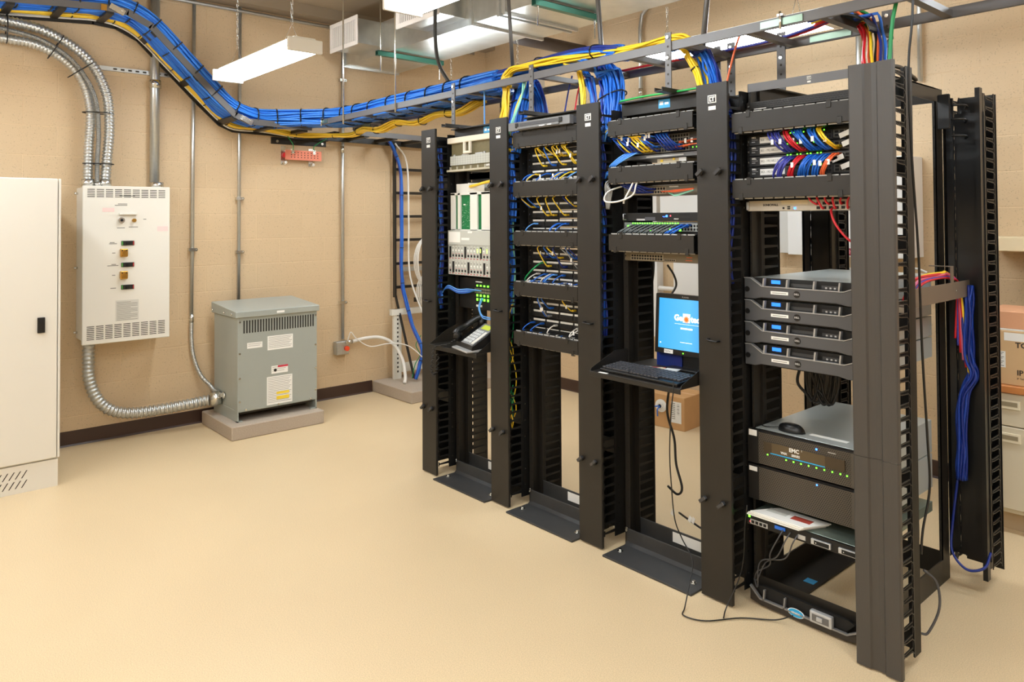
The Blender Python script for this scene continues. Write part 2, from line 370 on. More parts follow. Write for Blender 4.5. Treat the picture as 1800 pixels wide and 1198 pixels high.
# --- flexible conduits above panel
flex([(-5.88, -.2, 2.83), (-5.88, .35, 2.82), (-5.88, .67, 2.79), (-5.88, .86, 2.775), (-5.88, 1.03, 2.70), (-5.88, 1.15, 2.56), (-5.88, 1.2, 2.35), (-5.88, 1.19, 2.1), (-5.88, 1.185, 1.872)], .034, 'flexible_conduit', 'inner ribbed metal conduit arching down to the left of the power panel top', 'ribbed conduits over the power panel')
flex([(-5.86, -.2, 2.93), (-5.86, .3, 2.925), (-5.86, .70, 2.905), (-5.86, .95, 2.86), (-5.86, 1.17, 2.72), (-5.86, 1.29, 2.50), (-5.86, 1.315, 2.25), (-5.86, 1.30, 2.0), (-5.86, 1.29, 1.872)], .036, 'flexible_conduit', 'outer ribbed metal conduit arching down into the power panel top', 'ribbed conduits over the power panel')
flex([(-5.84, -.2, 2.87), (-5.83, .35, 2.865), (-5.83, .70, 2.84), (-5.83, .92, 2.79), (-5.83, 1.10, 2.66), (-5.83, 1.215, 2.45), (-5.83, 1.24, 2.2), (-5.84, 1.235, 2.0), (-5.84, 1.235, 1.85)], .016, 'slim_flexible_conduit', 'slim grey flexible conduit running between the two ribbed conduits', 'ribbed conduits over the power panel', m=mat('grey_flex', (140, 140, 136), .35, .7))
for y, z, tx in ((.70, 2.85, 0), (.98, 2.77, -.5), (1.13, 2.63, -.9), (1.24, 2.34, -1.55), (1.245, 1.98, -1.57)):
    c0 = V((-5.85, y, z)); nrm = V((0, -math.sin(tx), math.cos(tx))); al = V((0, math.cos(tx), math.sin(tx)))
    pts = [c0+nrm*.098*math.cos(a)+V((1,0,0))*.052*math.sin(a) for a in [i*math.pi/8 for i in range(17)]]
    MB(KCOR).tube(pts, .004, 5).build('zip_tie', bpy.data.objects['slim_flexible_conduit'])
b = MB(ZINC)
for y in (1.185, 1.29): b.cyl((-5.87, y, 1.815), (-5.87, y, 1.87), .042, 14)
b.cyl((-5.84, 1.24, 1.815), (-5.84, 1.24, 1.85), .022, 12).cyl((-5.87, 1.64, 1.815), (-5.87, 1.64, 1.86), .044, 14)
b.build('conduit_connector', p)
# rigid conduits
emt([(-5.94, 1.64, 1.862), (-5.94, 1.64, ZC)], .034, 'thick straight steel conduit rising from the right of the power panel', [(-5.93, 1.64, 2.60)])
emt([(-5.955, 1.915, .80), (-5.955, 1.93, ZC)], .0135, 'thin steel conduit rising from the curved flex beside the transformer', [(-5.955, 1.916, .82)], straps=[(-5.955, 1.92, 1.35)])
emt([(-5.955, 2.28, .9), (-5.955, 2.29, ZC)], .0135, 'thin steel conduit running up the wall behind the grey transformer', [], straps=[(-5.955, 2.285, 1.32), (-5.955, 2.285, 1.75)])
emt([(-5.955, 3.21, .515), (-5.955, 3.215, ZC-.2)], .014, 'thin steel conduit coming down to the small box with the orange plug', [(-5.955, 3.21, 2.2)], straps=[(-5.955, 3.21, .84), (-5.955, 3.21, 2.82)])
emt([(-5.94, -1, 3.28), (-5.94, 4.7, 3.27)], .014, 'thin horizontal conduit tucked under the ceiling on the left wall', name='ceiling_conduit')
b = MB(STEEL).box(-5.98, -5.955, 1.27, 1.76, 2.67, 2.70)
b.use(DARKSLOT)
for i in range(8): b.box(-5.955, -5.9545, 1.36+i*.05, 1.385+i*.05, 2.679, 2.691)
tag(b.build('strut_channel'), 'slotted steel strut channel bolted to the wall above the power panel', 'strut')
# flex below the panel to the transformer
flex([(-5.88, 1.195, .728), (-5.88, 1.195, .6), (-5.88, 1.20, .47), (-5.875, 1.245, .33), (-5.87, 1.33, .235), (-5.86, 1.46, .19), (-5.84, 1.65, .185), (-5.8, 1.85, .20), (-5.78, 1.94, .210), (-5.76, 1.985, .215)], .042, 'flexible_conduit', 'fat ribbed conduit sweeping from the power panel down to the transformer')
flex([(-5.955, 1.915, .81), (-5.955, 1.915, .66), (-5.95, 1.93, .52), (-5.93, 1.975, .38), (-5.88, 2.03, .30), (-5.83, 2.038, .272), (-5.76, 2.044, .262), (-5.68, 2.047, .255)], .0165, 'flexible_conduit', 'thin ribbed conduit curving from the wall pipe into the transformer side')
# --- transformer on pad
pad = MB(CONC).box(-5.93, -5.305, 1.985, 2.70, 0, .10).build('concrete_pad', bevel=.006); tag(pad, 'low concrete pad under the grey transformer', 'concrete pad')
t = thing('transformer', 'grey-green floor transformer with louvred top and warning labels', 'transformer', (-5.6, 2.38, .1))
TX0, TX1, TY0, TY1 = -5.88, -5.40, 2.06, 2.685
MB(TGREY).box(TX0, TX1-.004, TY0+.003, TY1-.003, .17, .865).use(DARKSLOT).box(TX0+.03, TX1-.03, TY0+.03, TY1-.03, .15, .175).build('body', t)
MB(TGREY).box(TX1-.005, TX1+.004, TY0, TY1, .175, .862).build('front_panel', t, .002)
b = MB(TGREY)
b.prism([(TX0-.005, .862), (TX1+.022, .862), (TX1+.022, .908), (TX0+.0, .945), (TX0-.005, .945)], 'y', TY0-.02, TY1+.014).build('sloped_lid', t, .004)
b = MB(TGREY)
b.box(TX0, TX1, TY0, TY0+.01, .10, .18).box(TX1-.03, TX1, TY0, TY0+.04, .1, .108).build('foot_rail', t)
MB(TGREY).box(TX0, TX1, TY1-.01, TY1, .1, .18).box(TX1-.03, TX1+.0, TY1-.05, TY1, .1, .108).build('foot_rail', t)
b = MB(mat('louvre_dark', (44, 42, 36), .7))
for i in range(27):
    y = TY0+.042+i*(.545/26); b.box(TX1+.003, TX1+.0048, y, y+.011, .745, .838)
b.build('louvre_slots', t)
b = MB(ZINC)
for z in (.25, .42, .6, .83):
    for y in (TY0+.014, TY1-.014): b.cyl((TX1+.004, y, z), (TX1+.012, y, z), .007, 8)
for y in (2.12, 2.37, 2.63): b.cyl((TX1+.004, y, .187), (TX1+.012, y, .187), .007, 8)
for x in (-5.85, -5.6, -5.45): b.cyl((x, TY0-.02, .885), (x, TY0-.028, .885), .008, 8)
b.build('bolt', t)
MB(ZINC).cyl((-5.75, 1.99, .220), (-5.73, 2.06, .228), .052, 18).cyl((-5.66, 2.05, .255), (-5.66, 2.06, .255), .025, 12).build('conduit_connector', t)
fx = TX1+.004
def tlabel(y0, y1, z0, z1, lines, nm='white_label', extra=None):
    q = MB(PAPER).box(fx, fx+.0012, y0, y1, z0, z1); q.use(GT)
    for i in range(lines): q.box(fx+.0012, fx+.0016, y0+.008, y1-.008-(i % 3)*.01, z1-.012-i*(z1-z0-.016)/max(1, lines), z1-.0095-i*(z1-z0-.016)/max(1, lines))
    if extra: extra(q)
    return q.build(nm, t)
tlabel(2.285, 2.485, .60, .705, 8, 'rating_plate'); tlabel(2.13, 2.245, .63, .672, 2, 'paper_label')
def ex1(q): q.use(mat('label_red', (206, 60, 76), .5)).box(fx+.0012, fx+.0018, 2.365, 2.445, .463, .478); q.use(KCOR).cyl((fx+.0012, 2.345, .445), (fx+.002, 2.345, .445), .012, 12)
tlabel(2.315, 2.445, .42, .478, 3, 'hazard_label', ex1)
YL = mat('label_yellow', (245, 214, 60), .5)
def ex2(q): q.use(YL).box(fx+.0012, fx+.0018, 2.355, 2.455, .262, .280).box(fx+.0012, fx+.0018, 2.355, 2.455, .222, .248)
tlabel(2.28, 2.48, .19, .40, 16, 'instruction_sheet', ex2)
MB(PAPER).box(TX1+.022, TX1+.0232, 2.35, 2.41, .876, .892).build('name_tag', t)
# --- wall box with orange plug, its flex and white cable
t = thing('outlet_box', 'small grey wall box with an orange-red plug, low on the left wall', 'junction box', (-5.98, 3.2, .39))
MB(STEEL).box(-5.98, -5.915, 3.13, 3.255, .385, .50).build('box', t, .005)
MB(mat('plug_orange', (232, 78, 40), .4)).cyl((-5.915, 3.225, .437), (-5.895, 3.225, .437), .022, 14).build('plug', t)
MB(ZINC).cyl((-5.915, 3.225, .487), (-5.89, 3.225, .487), .016, 10).cyl((-5.95, 3.255, .485), (-5.95, 3.30, .485), .018, 12).build('connector', t)
b = MB(WCOR).tube(smooth_path([(-5.945, 3.302, .485), (-5.94, 3.42, .50), (-5.9, 3.55, .50), (-5.85, 3.66, .44), (-5.78, 3.72, .30), (-5.7, 3.70, .16), (-5.65, 3.66, .105)], 8), .0155, 10)
tag(b.build('grey_conduit'), 'pale smooth conduit looping from the wall box down to the corner pad', 'conduit')
b = MB(WCOR).tube(smooth_path([(-5.9, 3.23, .507), (-5.88, 3.25, .58), (-5.87, 3.3, .52), (-5.84, 3.42, .44), (-5.8, 3.6, .45), (-5.72, 3.75, .42), (-5.6, 3.85, .3)], 8), .005, 6)
tag(b.build('white_cable'), 'thin white cable drooping from the wall box toward the corner', 'cable')
# --- copper ground bar and tray bracket
t = thing('ground_bar', 'copper ground bar on stand-offs below the cable tray', 'ground bar', (-5.95, 2.82, 2.08))
COP = mat('copper_bar', (222, 132, 106), .4, .3)
b = MB(COP).box(-5.925, -5.91, 2.66, 2.985, 2.083, 2.165).use(DARKSLOT)
for i in range(9):
    for k in range(3): b.cyl((-5.91, 2.71+i*.03, 2.106+k*.02), (-5.9093, 2.71+i*.03, 2.106+k*.02), .005, 8)
b.build('bar', t)
MB(ZINC).cyl((-5.98, 2.665, 2.06), (-5.92, 2.665, 2.06), .013, 10).box(-5.98, -5.973, 2.645, 2.685, 2.045, 2.20).build('stand_off_bracket', t)
MB(ZINC).cyl((-5.98, 2.915, 2.05), (-5.92, 2.915, 2.05), .013, 10).box(-5.98, -5.973, 2.895, 2.935, 2.035, 2.19).build('stand_off_bracket', t)
MB(RED).cyl((-5.975, 2.672, 2.125), (-5.925, 2.672, 2.125), .022, 12).build('insulator', t)
for ya, yb in ((2.72, 2.66), (2.915, 3.02)):
    MB(GRN).tube(smooth_path([(-5.905, ya, 2.165), (-5.90, ya, 2.21), (-5.88, yb, 2.28)], 6), .004, 6).build('ground_wire', t)
    MB(ZINC).box(-5.912, -5.902, ya-.012, ya+.012, 2.135, 2.175).build('wire_lug', t)
b = MB(BLK).box(-5.98, -5.972, 2.56, 3.06, 2.215, 2.262).box(-5.98, -5.93, 2.56, 3.06, 2.262, 2.268)
b.use(ZINC).cyl((-5.972, 2.61, 2.238), (-5.962, 2.61, 2.238), .012, 10).cyl((-5.972, 3.02, 2.238), (-5.962, 3.02, 2.238), .012, 10)
tag(b.build('wall_bracket'), 'black angle bracket bolted to the wall above the copper bar', 'bracket')
# ================================================================ OVERHEAD: TRAYS, DUCT, RODS
YR0, YR1, ZR = 2.745, 3.12, 2.332           # ladder tray rails over the racks
t = thing('ladder_tray', 'dark grey overhead ladder tray running above the row of racks', 'cable tray', (-2.5, 2.93, 2.33))
MB(GREY).box(-5.60, 1.9, YR0-.006, YR0+.006, ZR, ZR+.042).build('side_rail', t, .002)
MB(GREY).box(-5.60, 1.9, YR1-.006, YR1+.006, ZR, ZR+.042).build('side_rail', t, .002)
k = 0
while True:
    x = 1.20-.3165*k; k += 1
    if x < -5.5: break
    MB(GREY).box(x-.016, x+.016, YR0+.006, YR1-.006, ZR+.004, ZR+.03).build('rung', t)
def strap(x, y, z0, z1, holes=True, par=t, w=.016):
    b = MB(GREY).box(x-w, x+w, y-.012, y-.006, z0, z1)
    b.use(DARKSLOT)
    for i in range(6):
        z = z1-.022-i*.042; b.cyl((x, y-.0125, z), (x, y-.0119, z), .0055, 8)
    b.use(ZINC).cyl((x, y-.018, z1-.022), (x, y-.012, z1-.022), .008, 6).cyl((x, y-.018, z1-.115), (x, y-.012, z1-.115), .008, 6)
    b.build('perforated_strap', par)
for x in (-3.665, -2.955, -2.04):
    strap(x, YR0, 2.150, 2.415); strap(x, YR1+.018, 2.150, 2.41)
    b = MB(BLK).box(x-.022, x+.022, 2.66, 3.16, 2.139, 2.144).box(x-.022, x-.018, 2.66, 3.16, 2.144, 2.158).box(x+.018, x+.022, 2.66, 3.16, 2.144, 2.158)
    b.build('cross_channel', t)
for px in (1287, 1375, 1562):
    q = ay(px, 100, YR1); strap(q.x, YR1+.0, 2.148, 2.41, w=.02)
for px in (568, 1375):
    q = ay(px, 40 if px > 1000 else 215, YR0)
    MB(mat('splice_green', (120, 138, 122), .35, .7)).box(q.x-.09, q.x+.09, YR0-.011, YR0-.006, ZR+.006, ZR+.034).use(ZINC).cyl((q.x, YR0-.016, ZR-.01), (q.x, YR0-.016, ZR+.06), .005, 8).box(q.x-.012, q.x+.012, YR0-.02, YR0+.006, ZR+.042, ZR+.05).build('splice_clip', t)
    MB(mat('splice_green', (0, 0, 0))).box(q.x-.07, q.x+.11, YR1-.011, YR1-.006, ZR+.006, ZR+.034).build('splice_clip', t)
# --- tray along the left wall with its sloping section
PROF = [(-.4, 2.985), (.62, 2.985), (1.22, 3.035), (1.37, 3.025), (1.52, 2.955), (1.96, 2.52), (2.12, 2.375), (2.22, 2.335), (2.74, 2.325), (4.80, 2.305)]
def prof(y):
    for (a, za), (b_, zb) in zip(PROF, PROF[1:]):
        if y <= b_: return za+(zb-za)*(y-a)/(b_-a)
    return PROF[-1][1]
def rail(x0, x1, ya, yb, h, dz, m, name, par):
    pts = [(ya, prof(ya))]+[p for p in PROF if ya < p[0] < yb]+[(yb, prof(yb))]
    b = MB(m)
    for (a, za), (c, zc) in zip(pts, pts[1:]):
        n = V((0, -(zc-za), c-a)).normalized()*(h/2); e = V((0, c-a, zc-za))*.5
        e = e+e.normalized()*.004
        b.obox(((x0+x1)/2, (a+c)/2, (za+zc)/2+dz), V(((x1-x0)/2, 0, 0)), e, n)
    return b.build(name, par)
w = thing('ladder_tray', 'cable tray along the left wall that slopes down and meets the tray over the racks', 'cable tray', (-5.75, 2.2, 2.3))
rail(-5.606, -5.594, -.4, 2.738, .045, 0, GREY, 'side_rail', w); rail(-5.606, -5.594, 3.13, 4.8, .045, -.005, GREY, 'side_rail', w)
rail(-5.93, -5.918, -.4, 4.8, .05, -.03, BLK, 'side_rail', w)
for i in range(17):
    y = .12+i*.285
    z = prof(y); sl = (prof(y+.02)-prof(y-.02))/.04; e = V((0, 1, sl)).normalized(); n = V((0, -sl, 1)).normalized()
    MB(BLK).obox((-5.762, y, z-.024), V((.157, 0, 0)), e*.024, n*.013).build('rung', w)
b = MB(ZINC)
for y in (1.30, 2.2):
    q = MB(ZINC).obox((-5.588, y, prof(y)), (.006, 0, 0), (0, .045, -.02), (0, .008, .018)).cyl((-5.6, y-.03, prof(y)), (-5.57, y-.03, prof(y)), .009, 8).cyl((-5.6, y+.03, prof(y)), (-5.57, y+.03, prof(y)), .009, 8)
    q.build('pivot_splice', w)
MB(BRASS).box(-5.6, -5.585, 1.20, 1.235, 3.01, 3.05).build('brass_clip', w)
# --- cable bundles lying in the trays
def ring(c, sd, up, a, b_, r, par, m=KCOR):
    pts = [c+sd*a*math.copysign(abs(math.cos(t_))**.7, math.cos(t_))+up*b_*math.copysign(abs(math.sin(t_))**.7, math.sin(t_)) for t_ in [i*math.pi/10 for i in range(21)]]
    return MB(m).tube(pts, r, 4).build('velcro_tie', par)
def frame_of(path, i):
    N = len(path); d = (path[min(i+1, N-1)]-path[max(i-1, 0)]).normalized()
    up = V((0,0,1)) if abs(d.z) < .8 else V((0,1,0)); sd = d.cross(up).normalized(); return sd, sd.cross(d)
main = [(-5.70, y, prof(y)+.062) for y in (-.4, .1, .62, 1.0, 1.25, 1.42, 1.56, 1.75, 1.95, 2.10, 2.25, 2.42)] + \
    [(-5.60, 2.66, 2.405), (-5.40, 2.86, 2.412), (-5.1, 2.93, 2.415), (-4.6, 2.93, 2.415), (-4.1, 2.93, 2.415), (-3.7, 2.92, 2.42), (-3.4, 2.92, 2.42)]
mp = smooth_path(main, 4)
bt = thing('cable_bundle', 'thick bright blue cable bundle lying in the trays from left wall to racks', 'cable bundle', (-5, 2.8, 2.35))
offs = [(-.098+.0165*i+(.008 if j % 2 else 0), -.068+.0165*j) for j in range(8) for i in range(12) if not (j > 5 and (i < 2 or i > 9)) and not (1 < j < 5 and 3 < i < 8)]
bundle(MB(BLUE), mp, offs, .0088, 5, .006, 5, mats=[BLUE, mat('cord_blue_b', (34, 112, 214), .36), BLUE, mat('cord_blue_c', (52, 128, 224), .36)]).build('blue_cables', bt)
S = 0
for i in range(2, len(mp)-3):
    S += (mp[i]-mp[i-1]).length
    if S > .15:
        S = 0; sd, up = frame_of(mp, i); ring(mp[i]-up*.010+sd*-.003, sd, up, .112, .074, .0055, bt)
yb_ = [(-5.855, y, prof(y)-.004) for y in (-.4, .1, .62, 1.0, 1.25, 1.42, 1.56, 1.75, 1.95, 2.10, 2.22, 2.45)] + \
    [(-5.84, 2.72, 2.292), (-5.66, 2.92, 2.285), (-5.4, 3.0, 2.272), (-5.2, 3.0, 2.30), (-4.95, 3.0, 2.268), (-4.7, 3.0, 2.30), (-4.45, 3.0, 2.272), (-4.2, 3.0, 2.31), (-3.95, 3.0, 2.29), (-3.7, 3.0, 2.345)]
yt = thing('cable_bundle', 'yellow cable bundle along the wall side of the sloping tray, sagging under the ladder tray', 'cable bundle', (-5, 2.9, 2.25))
yp = smooth_path(yb_, 4)
bundle(MB(YEL), yp, [(-.026+.0115*i, -.014+.011*j) for i in range(6) for j in range(3)], .0064, 5, .004, 9, mats=[YEL, mat('cord_yellow_b', (246, 206, 70), .4)]).build('yellow_cables', yt)
bundle(MB(WCOR), smooth_path([(p[0]-.046, p[1], p[2]-.014) for p in yb_[:13]], 4), [(-.01, 0), (0, .012), (0, -.012), (.008, 0)], .006, 5, .003, 4, mats=[WCOR, mat('cord_lilac', (170, 166, 190), .4)]).build('white_cables', yt)
for i in range(8, len(yp)-4, 5):
    sd, up = frame_of(yp, i); ring(yp[i], sd, up, .036, .028, .004, yt)
# top of the tray: yellow and a thinner blue bundle, then drops into the managers
def runs(name, label, pts, n, rx, ry, r, mats, seed=1, wob=.004, ties=(), group=None, steps=7):
    p = smooth_path(pts, steps)
    q = thing(name, label, 'cable bundle', p[len(p)//2], group)
    bundle(MB(mats[0]), p, disc_offs(n, rx, ry), r, 5, wob, seed, mats=mats).build('cables', q)
    for f in ties:
        i = int(f*(len(p)-1)); sd, up = frame_of(p, i); ring(p[i], sd, up, rx*1.12, ry*1.12, .004, q)
    return q
B3 = [BLUE, DBLUE, mat('cord_blue_b', (0, 0, 0)), BLUE]
runs('cable_bundle', 'blue bundle running in the ladder tray above the second and third racks', [(-3.6, 2.94, 2.43), (-3.1, 2.95, 2.455), (-2.85, 2.95, 2.46), (-2.6, 2.93, 2.445), (-2.45, 2.93, 2.42)], 40, .095, .036, .0075, B3, 2, ties=(.3, .75))
runs('cable_bundle', 'yellow bundle lying on top of the ladder tray above the second and third racks', [(-3.235, 2.80, 2.33), (-3.235, 2.80, 2.40), (-3.15, 2.81, 2.435), (-2.9, 2.84, 2.44), (-2.6, 2.87, 2.425), (-2.3, 2.86, 2.41), (-2.06, 2.83, 2.41), (-1.95, 2.82, 2.36)], 12, .035, .014, .0065, [YEL], 3)
runs('cable_drop', 'blue drop bundle falling from the tray into the manager between the first and second racks', [(-3.45, 2.95, 2.42), (-3.27, 2.94, 2.40), (-3.20, 2.90, 2.32), (-3.175, 2.84, 2.20), (-3.15, 2.79, 2.05), (-3.12, 2.73, 1.93)], 46, .070, .038, .0065, B3, 4, ties=(.55,))
runs('cable_drop', 'blue drop bundle behind, spreading down beside the second rack', [(-3.30, 3.0, 2.42), (-3.22, 3.0, 2.36), (-3.16, 3.0, 2.22), (-3.13, 3.0, 2.06), (-3.12, 2.98, 1.9)], 24, .05, .03, .0065, B3, 6)
runs('cable_drop', 'yellow drop bundle falling beside the first rack\'s right-hand manager', [(-3.235, 2.80, 2.42), (-3.24, 2.80, 2.34), (-3.235, 2.79, 2.22), (-3.215, 2.75, 2.08), (-3.14, 2.72, 1.99), (-3.08, 2.70, 1.95)], 10, .026, .014, .0065, [YEL], 7)
runs('cable_drop', 'pair of mint green and yellow cables hanging in front of the blue drop', [(-3.05, 2.78, 2.36), (-3.06, 2.76, 2.26), (-3.10, 2.72, 2.10), (-3.13, 2.70, 1.95), (-3.10, 2.68, 1.86)], 3, .008, .006, .005, [AQUA, YEL, AQUA], 8)
runs('cable_drop', 'big blue drop bundle arching down into the manager between the second and third racks', [(-2.98, 2.94, 2.43), (-2.74, 2.93, 2.425), (-2.59, 2.91, 2.37), (-2.51, 2.88, 2.27), (-2.475, 2.85, 2.16), (-2.455, 2.82, 2.06), (-2.44, 2.78, 1.96)], 46, .078, .034, .0065, B3, 10, ties=(.62,))
runs('cable_drop', 'narrow blue strand dropping behind the cover left of the third rack', [(-2.82, 2.9, 2.40), (-2.69, 2.88, 2.35), (-2.62, 2.86, 2.24), (-2.575, 2.84, 2.10), (-2.50, 2.80, 2.0)], 10, .022, .014, .0062, B3, 11)
runs('cable_drop', 'yellow strand dropping behind the cover left of the third rack', [(-2.80, 2.84, 2.40), (-2.70, 2.83, 2.37), (-2.655, 2.82, 2.27), (-2.62, 2.80, 2.12), (-2.52, 2.76, 2.0)], 5, .012, .010, .0062, [YEL], 12)
runs('cable_drop', 'blue and yellow drop bundle curving down into the manager left of the fourth rack', [(-2.16, 2.90, 2.40), (-2.08, 2.90, 2.395), (-1.98, 2.89, 2.34), (-1.915, 2.87, 2.24), (-1.86, 2.83, 2.13), (-1.78, 2.78, 2.0)], 28, .046, .026, .0062, [BLUE, DBLUE, YEL, BLUE, DBLUE], 13, ties=(.82,))
runs('cable_drop', 'yellow strands in front of the blue drop at the fourth rack', [(-2.10, 2.84, 2.38), (-2.03, 2.84, 2.35), (-1.965, 2.83, 2.25), (-1.90, 2.80, 2.14), (-1.80, 2.76, 2.0)], 6, .014, .010, .006, [YEL], 14, ties=(.5,))
runs('cable_drop', 'rainbow of black, orange, red and blue cables dropping behind the big right-hand cover', [(-1.50, 3.0, 2.40), (-1.40, 3.0, 2.405), (-1.29, 2.98, 2.38), (-1.23, 2.94, 2.28), (-1.19, 2.86, 2.14), (-1.13, 2.77, 1.95)], 9, .05, .016, .006, [KCOR, ORG, YEL, ORG, RED, DBLUE, GRN, RED, BLUE], 15)
wf = MB(PLA)
arc = [(-1.36+.16*math.sin(a_*math.pi/18), 2.285+.09*math.cos(a_*math.pi/18)) for a_ in range(10)]
wf.prism(arc+[(x_-.004 if i_ else x_, z_-.006) for i_, (x_, z_) in list(enumerate(arc))[::-1]], 'y', 2.86, 3.08)
tag(wf.build('cable_waterfall'), 'glossy black curved drop-out plate on the tray under the rainbow of cables', 'cable guide')
# loose coloured cables along the rear rail
def cable(pts, r, m, label, name='cable', group=None, steps=8, cat='cable'):
    return tag(MB(m).tube(smooth_path(pts, steps), r, 6).build(name), label, cat, group)
cable([(-2.75, 3.05, 2.36), (-2.4, 3.07, 2.37), (-2.0, 3.06, 2.365), (-1.7, 3.06, 2.37), (-1.4, 3.03, 2.40)], .006, PURP, 'violet-blue cable lying along the rear rail of the ladder tray')
cable([(-2.75, 3.08, 2.37), (-2.4, 3.05, 2.365), (-2.0, 3.09, 2.37), (-1.6, 3.07, 2.375), (-1.38, 3.04, 2.41)], .006, RED, 'red cable lying along the rear rail of the ladder tray')
cable([(-1.1, 3.0, 2.39), (-.8, 2.98, 2.40), (-.4, 2.97, 2.41), (.3, 2.95, 2.41), (1.2, 2.95, 2.41)], .006, BLUE, 'single blue cable crossing the tray toward the top right')
cable([(-1.06, 2.77, 2.62), (-1.065, 2.79, 2.42), (-1.095, 2.80, 2.28), (-1.105, 2.79, 2.12), (-1.10, 2.74, 1.95)], .0075, GRN, 'green ground cable dropping behind the top of the big right-hand cover')
cable([(-1.74, 2.86, 2.40), (-1.78, 2.85, 2.28), (-1.82, 2.84, 2.12)], .0045, ORG, 'thin orange-red cable slanting down to the fourth rack')
cable([(-2.78, 3.0, 2.40), (-2.85, 3.0, 2.30), (-2.84, 2.95, 2.16), (-2.86, 2.9, 2.08)], .0045, RED, 'thin red cable hanging between the second and third drops')
cable([(-2.90, 3.0, 2.38), (-2.93, 3.0, 2.3), (-2.93, 2.95, 2.1)], .0045, DBLUE, 'thin dark blue cable hanging between the second and third drops')
cable([(-3.44, 2.8, 2.36), (-3.44, 2.8, 2.25), (-3.44, 2.8, 2.13)], .005, LBLUE, 'pale blue cable pair dropping above the first rack')
# green ground wire along the beam of rack three
cable([(-2.36, 2.775, 2.145), (-2.2, 2.77, 2.150), (-2.02, 2.77, 2.148), (-1.86, 2.77, 2.150)], .005, mat('wire_green', (40, 170, 80), .4), 'bright green ground wire lying along the top beam of the third rack', 'ground_wire')
# dark rods, threaded rods, hanging cables
def rod(p0, p1, r, m, label, cat='rod', nm='threaded_rod'):
    return tag(MB(m).cyl(p0, p1, r, 8).build(nm), label, cat)
DK = mat('conduit_dark', (96, 94, 92), .4, .5)
rod((-5.05, 2.73, 2.30), (-5.05, 2.73, ZC), .006, ZINC, 'bright threaded rod holding the left end of the front tray rail')
q = ay(571, 60, 3.0)
rod((-4.32, 2.73, 2.31), (-4.32, 2.73, ZC), .0055, ZINC, 'bright threaded rod just left of the duct, holding the front tray rail')
def pipe_px(xa, xb, y, zb, r, label):
    a = ay(xa, 0, y); b_ = ay(xb, 150, y); d = (a-b_); top = b_+d*((ZC-b_.z)/d.z); bot = b_+d*((zb-b_.z)/d.z)
    return rod(bot, top, r, DK, label, 'conduit', 'dark_conduit')
pipe_px(894, 903, 3.03, 2.40, .0115, 'dark conduit dropping from the ceiling into the blue bundle')
pipe_px(1051, 1062, 3.03, 2.02, .0135, 'dark conduit passing down through the tray left of the third rack')
pipe_px(1243, 1229, 3.03, 2.06, .0135, 'dark conduit passing down through the tray left of the fourth rack')
cable([ay(766, -40, 2.9), ay(765, 60, 2.9), ay(771, 110, 2.9), ay(790, 146, 2.9)], .0125, mat('black_hose', (52, 52, 50), .4), 'thick black cable hanging from the ceiling beside the duct', cat='cable')
# --- air duct
t = thing('air_duct', 'long galvanised air duct hung below the ceiling across the room', 'air duct', (-3, 3.45, 2.93))
xa = -5.86; q1 = az(837, 42.5, 2.93).x; q2 = az(882, 26, 2.93).x
MB(DUCT).box(xa, q1, 3.18, 3.72, 2.93, 3.19).build('narrow_section', t)
MB(DUCT).box(q1, 3.0, 3.16, 3.82, 2.93, 3.36).build('wide_section', t)
MB(STEEL).box(xa-.004, xa+.02, 3.165, 3.735, 2.915, 3.205).build('end_flange', t)
for x in (q1, q2, q2+.06, q2+1.2, q2+1.26, q2+2.4):
    MB(STEEL).box(x-.012, x+.012, 3.145, 3.835, 2.912, 3.37).build('joint_flange', t)
def stub(xl, xr, yf, zb, zt, label):
    MB(DUCT).box(xl+.03, xr-.03, yf+.006, 3.18, zb+.02, zt-.02).build('side_branch', t)
    g = thing('air_grille', label, 'air grille', ((xl+xr)/2, yf, zb), 'white supply grilles on the duct')
    WG = mat('grille_white', (232, 226, 220), .4)
    b = MB(WG).box(xl, xr, yf-.008, yf+.004, zb, zb+.035).box(xl, xr, yf-.008, yf+.004, zt-.035, zt).box(xl, xl+.035, yf-.008, yf+.004, zb+.035, zt-.035).box(xr-.035, xr, yf-.008, yf+.004, zb+.035, zt-.035)
    b.build('frame', g, .003)
    b = MB(WG); n = int((xr-xl-.07)/.024)
    for i in range(n):
        x = xl+.04+i*.024; b.obox((x, yf-.001, (zb+zt)/2), (.0048, .002, 0), (-.001, .0015, 0), (0, 0, (zt-zb)/2-.036))
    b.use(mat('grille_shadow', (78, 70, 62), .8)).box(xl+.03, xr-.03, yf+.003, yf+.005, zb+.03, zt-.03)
    b.build('louvres', g)
a1 = ay(581, 96, 2.93); a2 = ay(629, 76, 2.93); a3 = ay(629, 25, 2.93)
stub(a1.x, a2.x, 2.93, (a1.z+a2.z)/2, a3.z, 'white louvred grille on the left branch of the duct')
a1 = ay(697, 55, 2.93); a2 = ay(772, 22, 2.93)
stub(a1.x, a2.x, 2.93, (a1.z+a2.z)/2, min(3.36, (a1.z+a2.z)/2+(a3.z-a2.z if False else .34)), 'white louvred grille partly hidden behind the hanging light')
GSTR = mat('strut_green', (62, 116, 100), .35, .6)
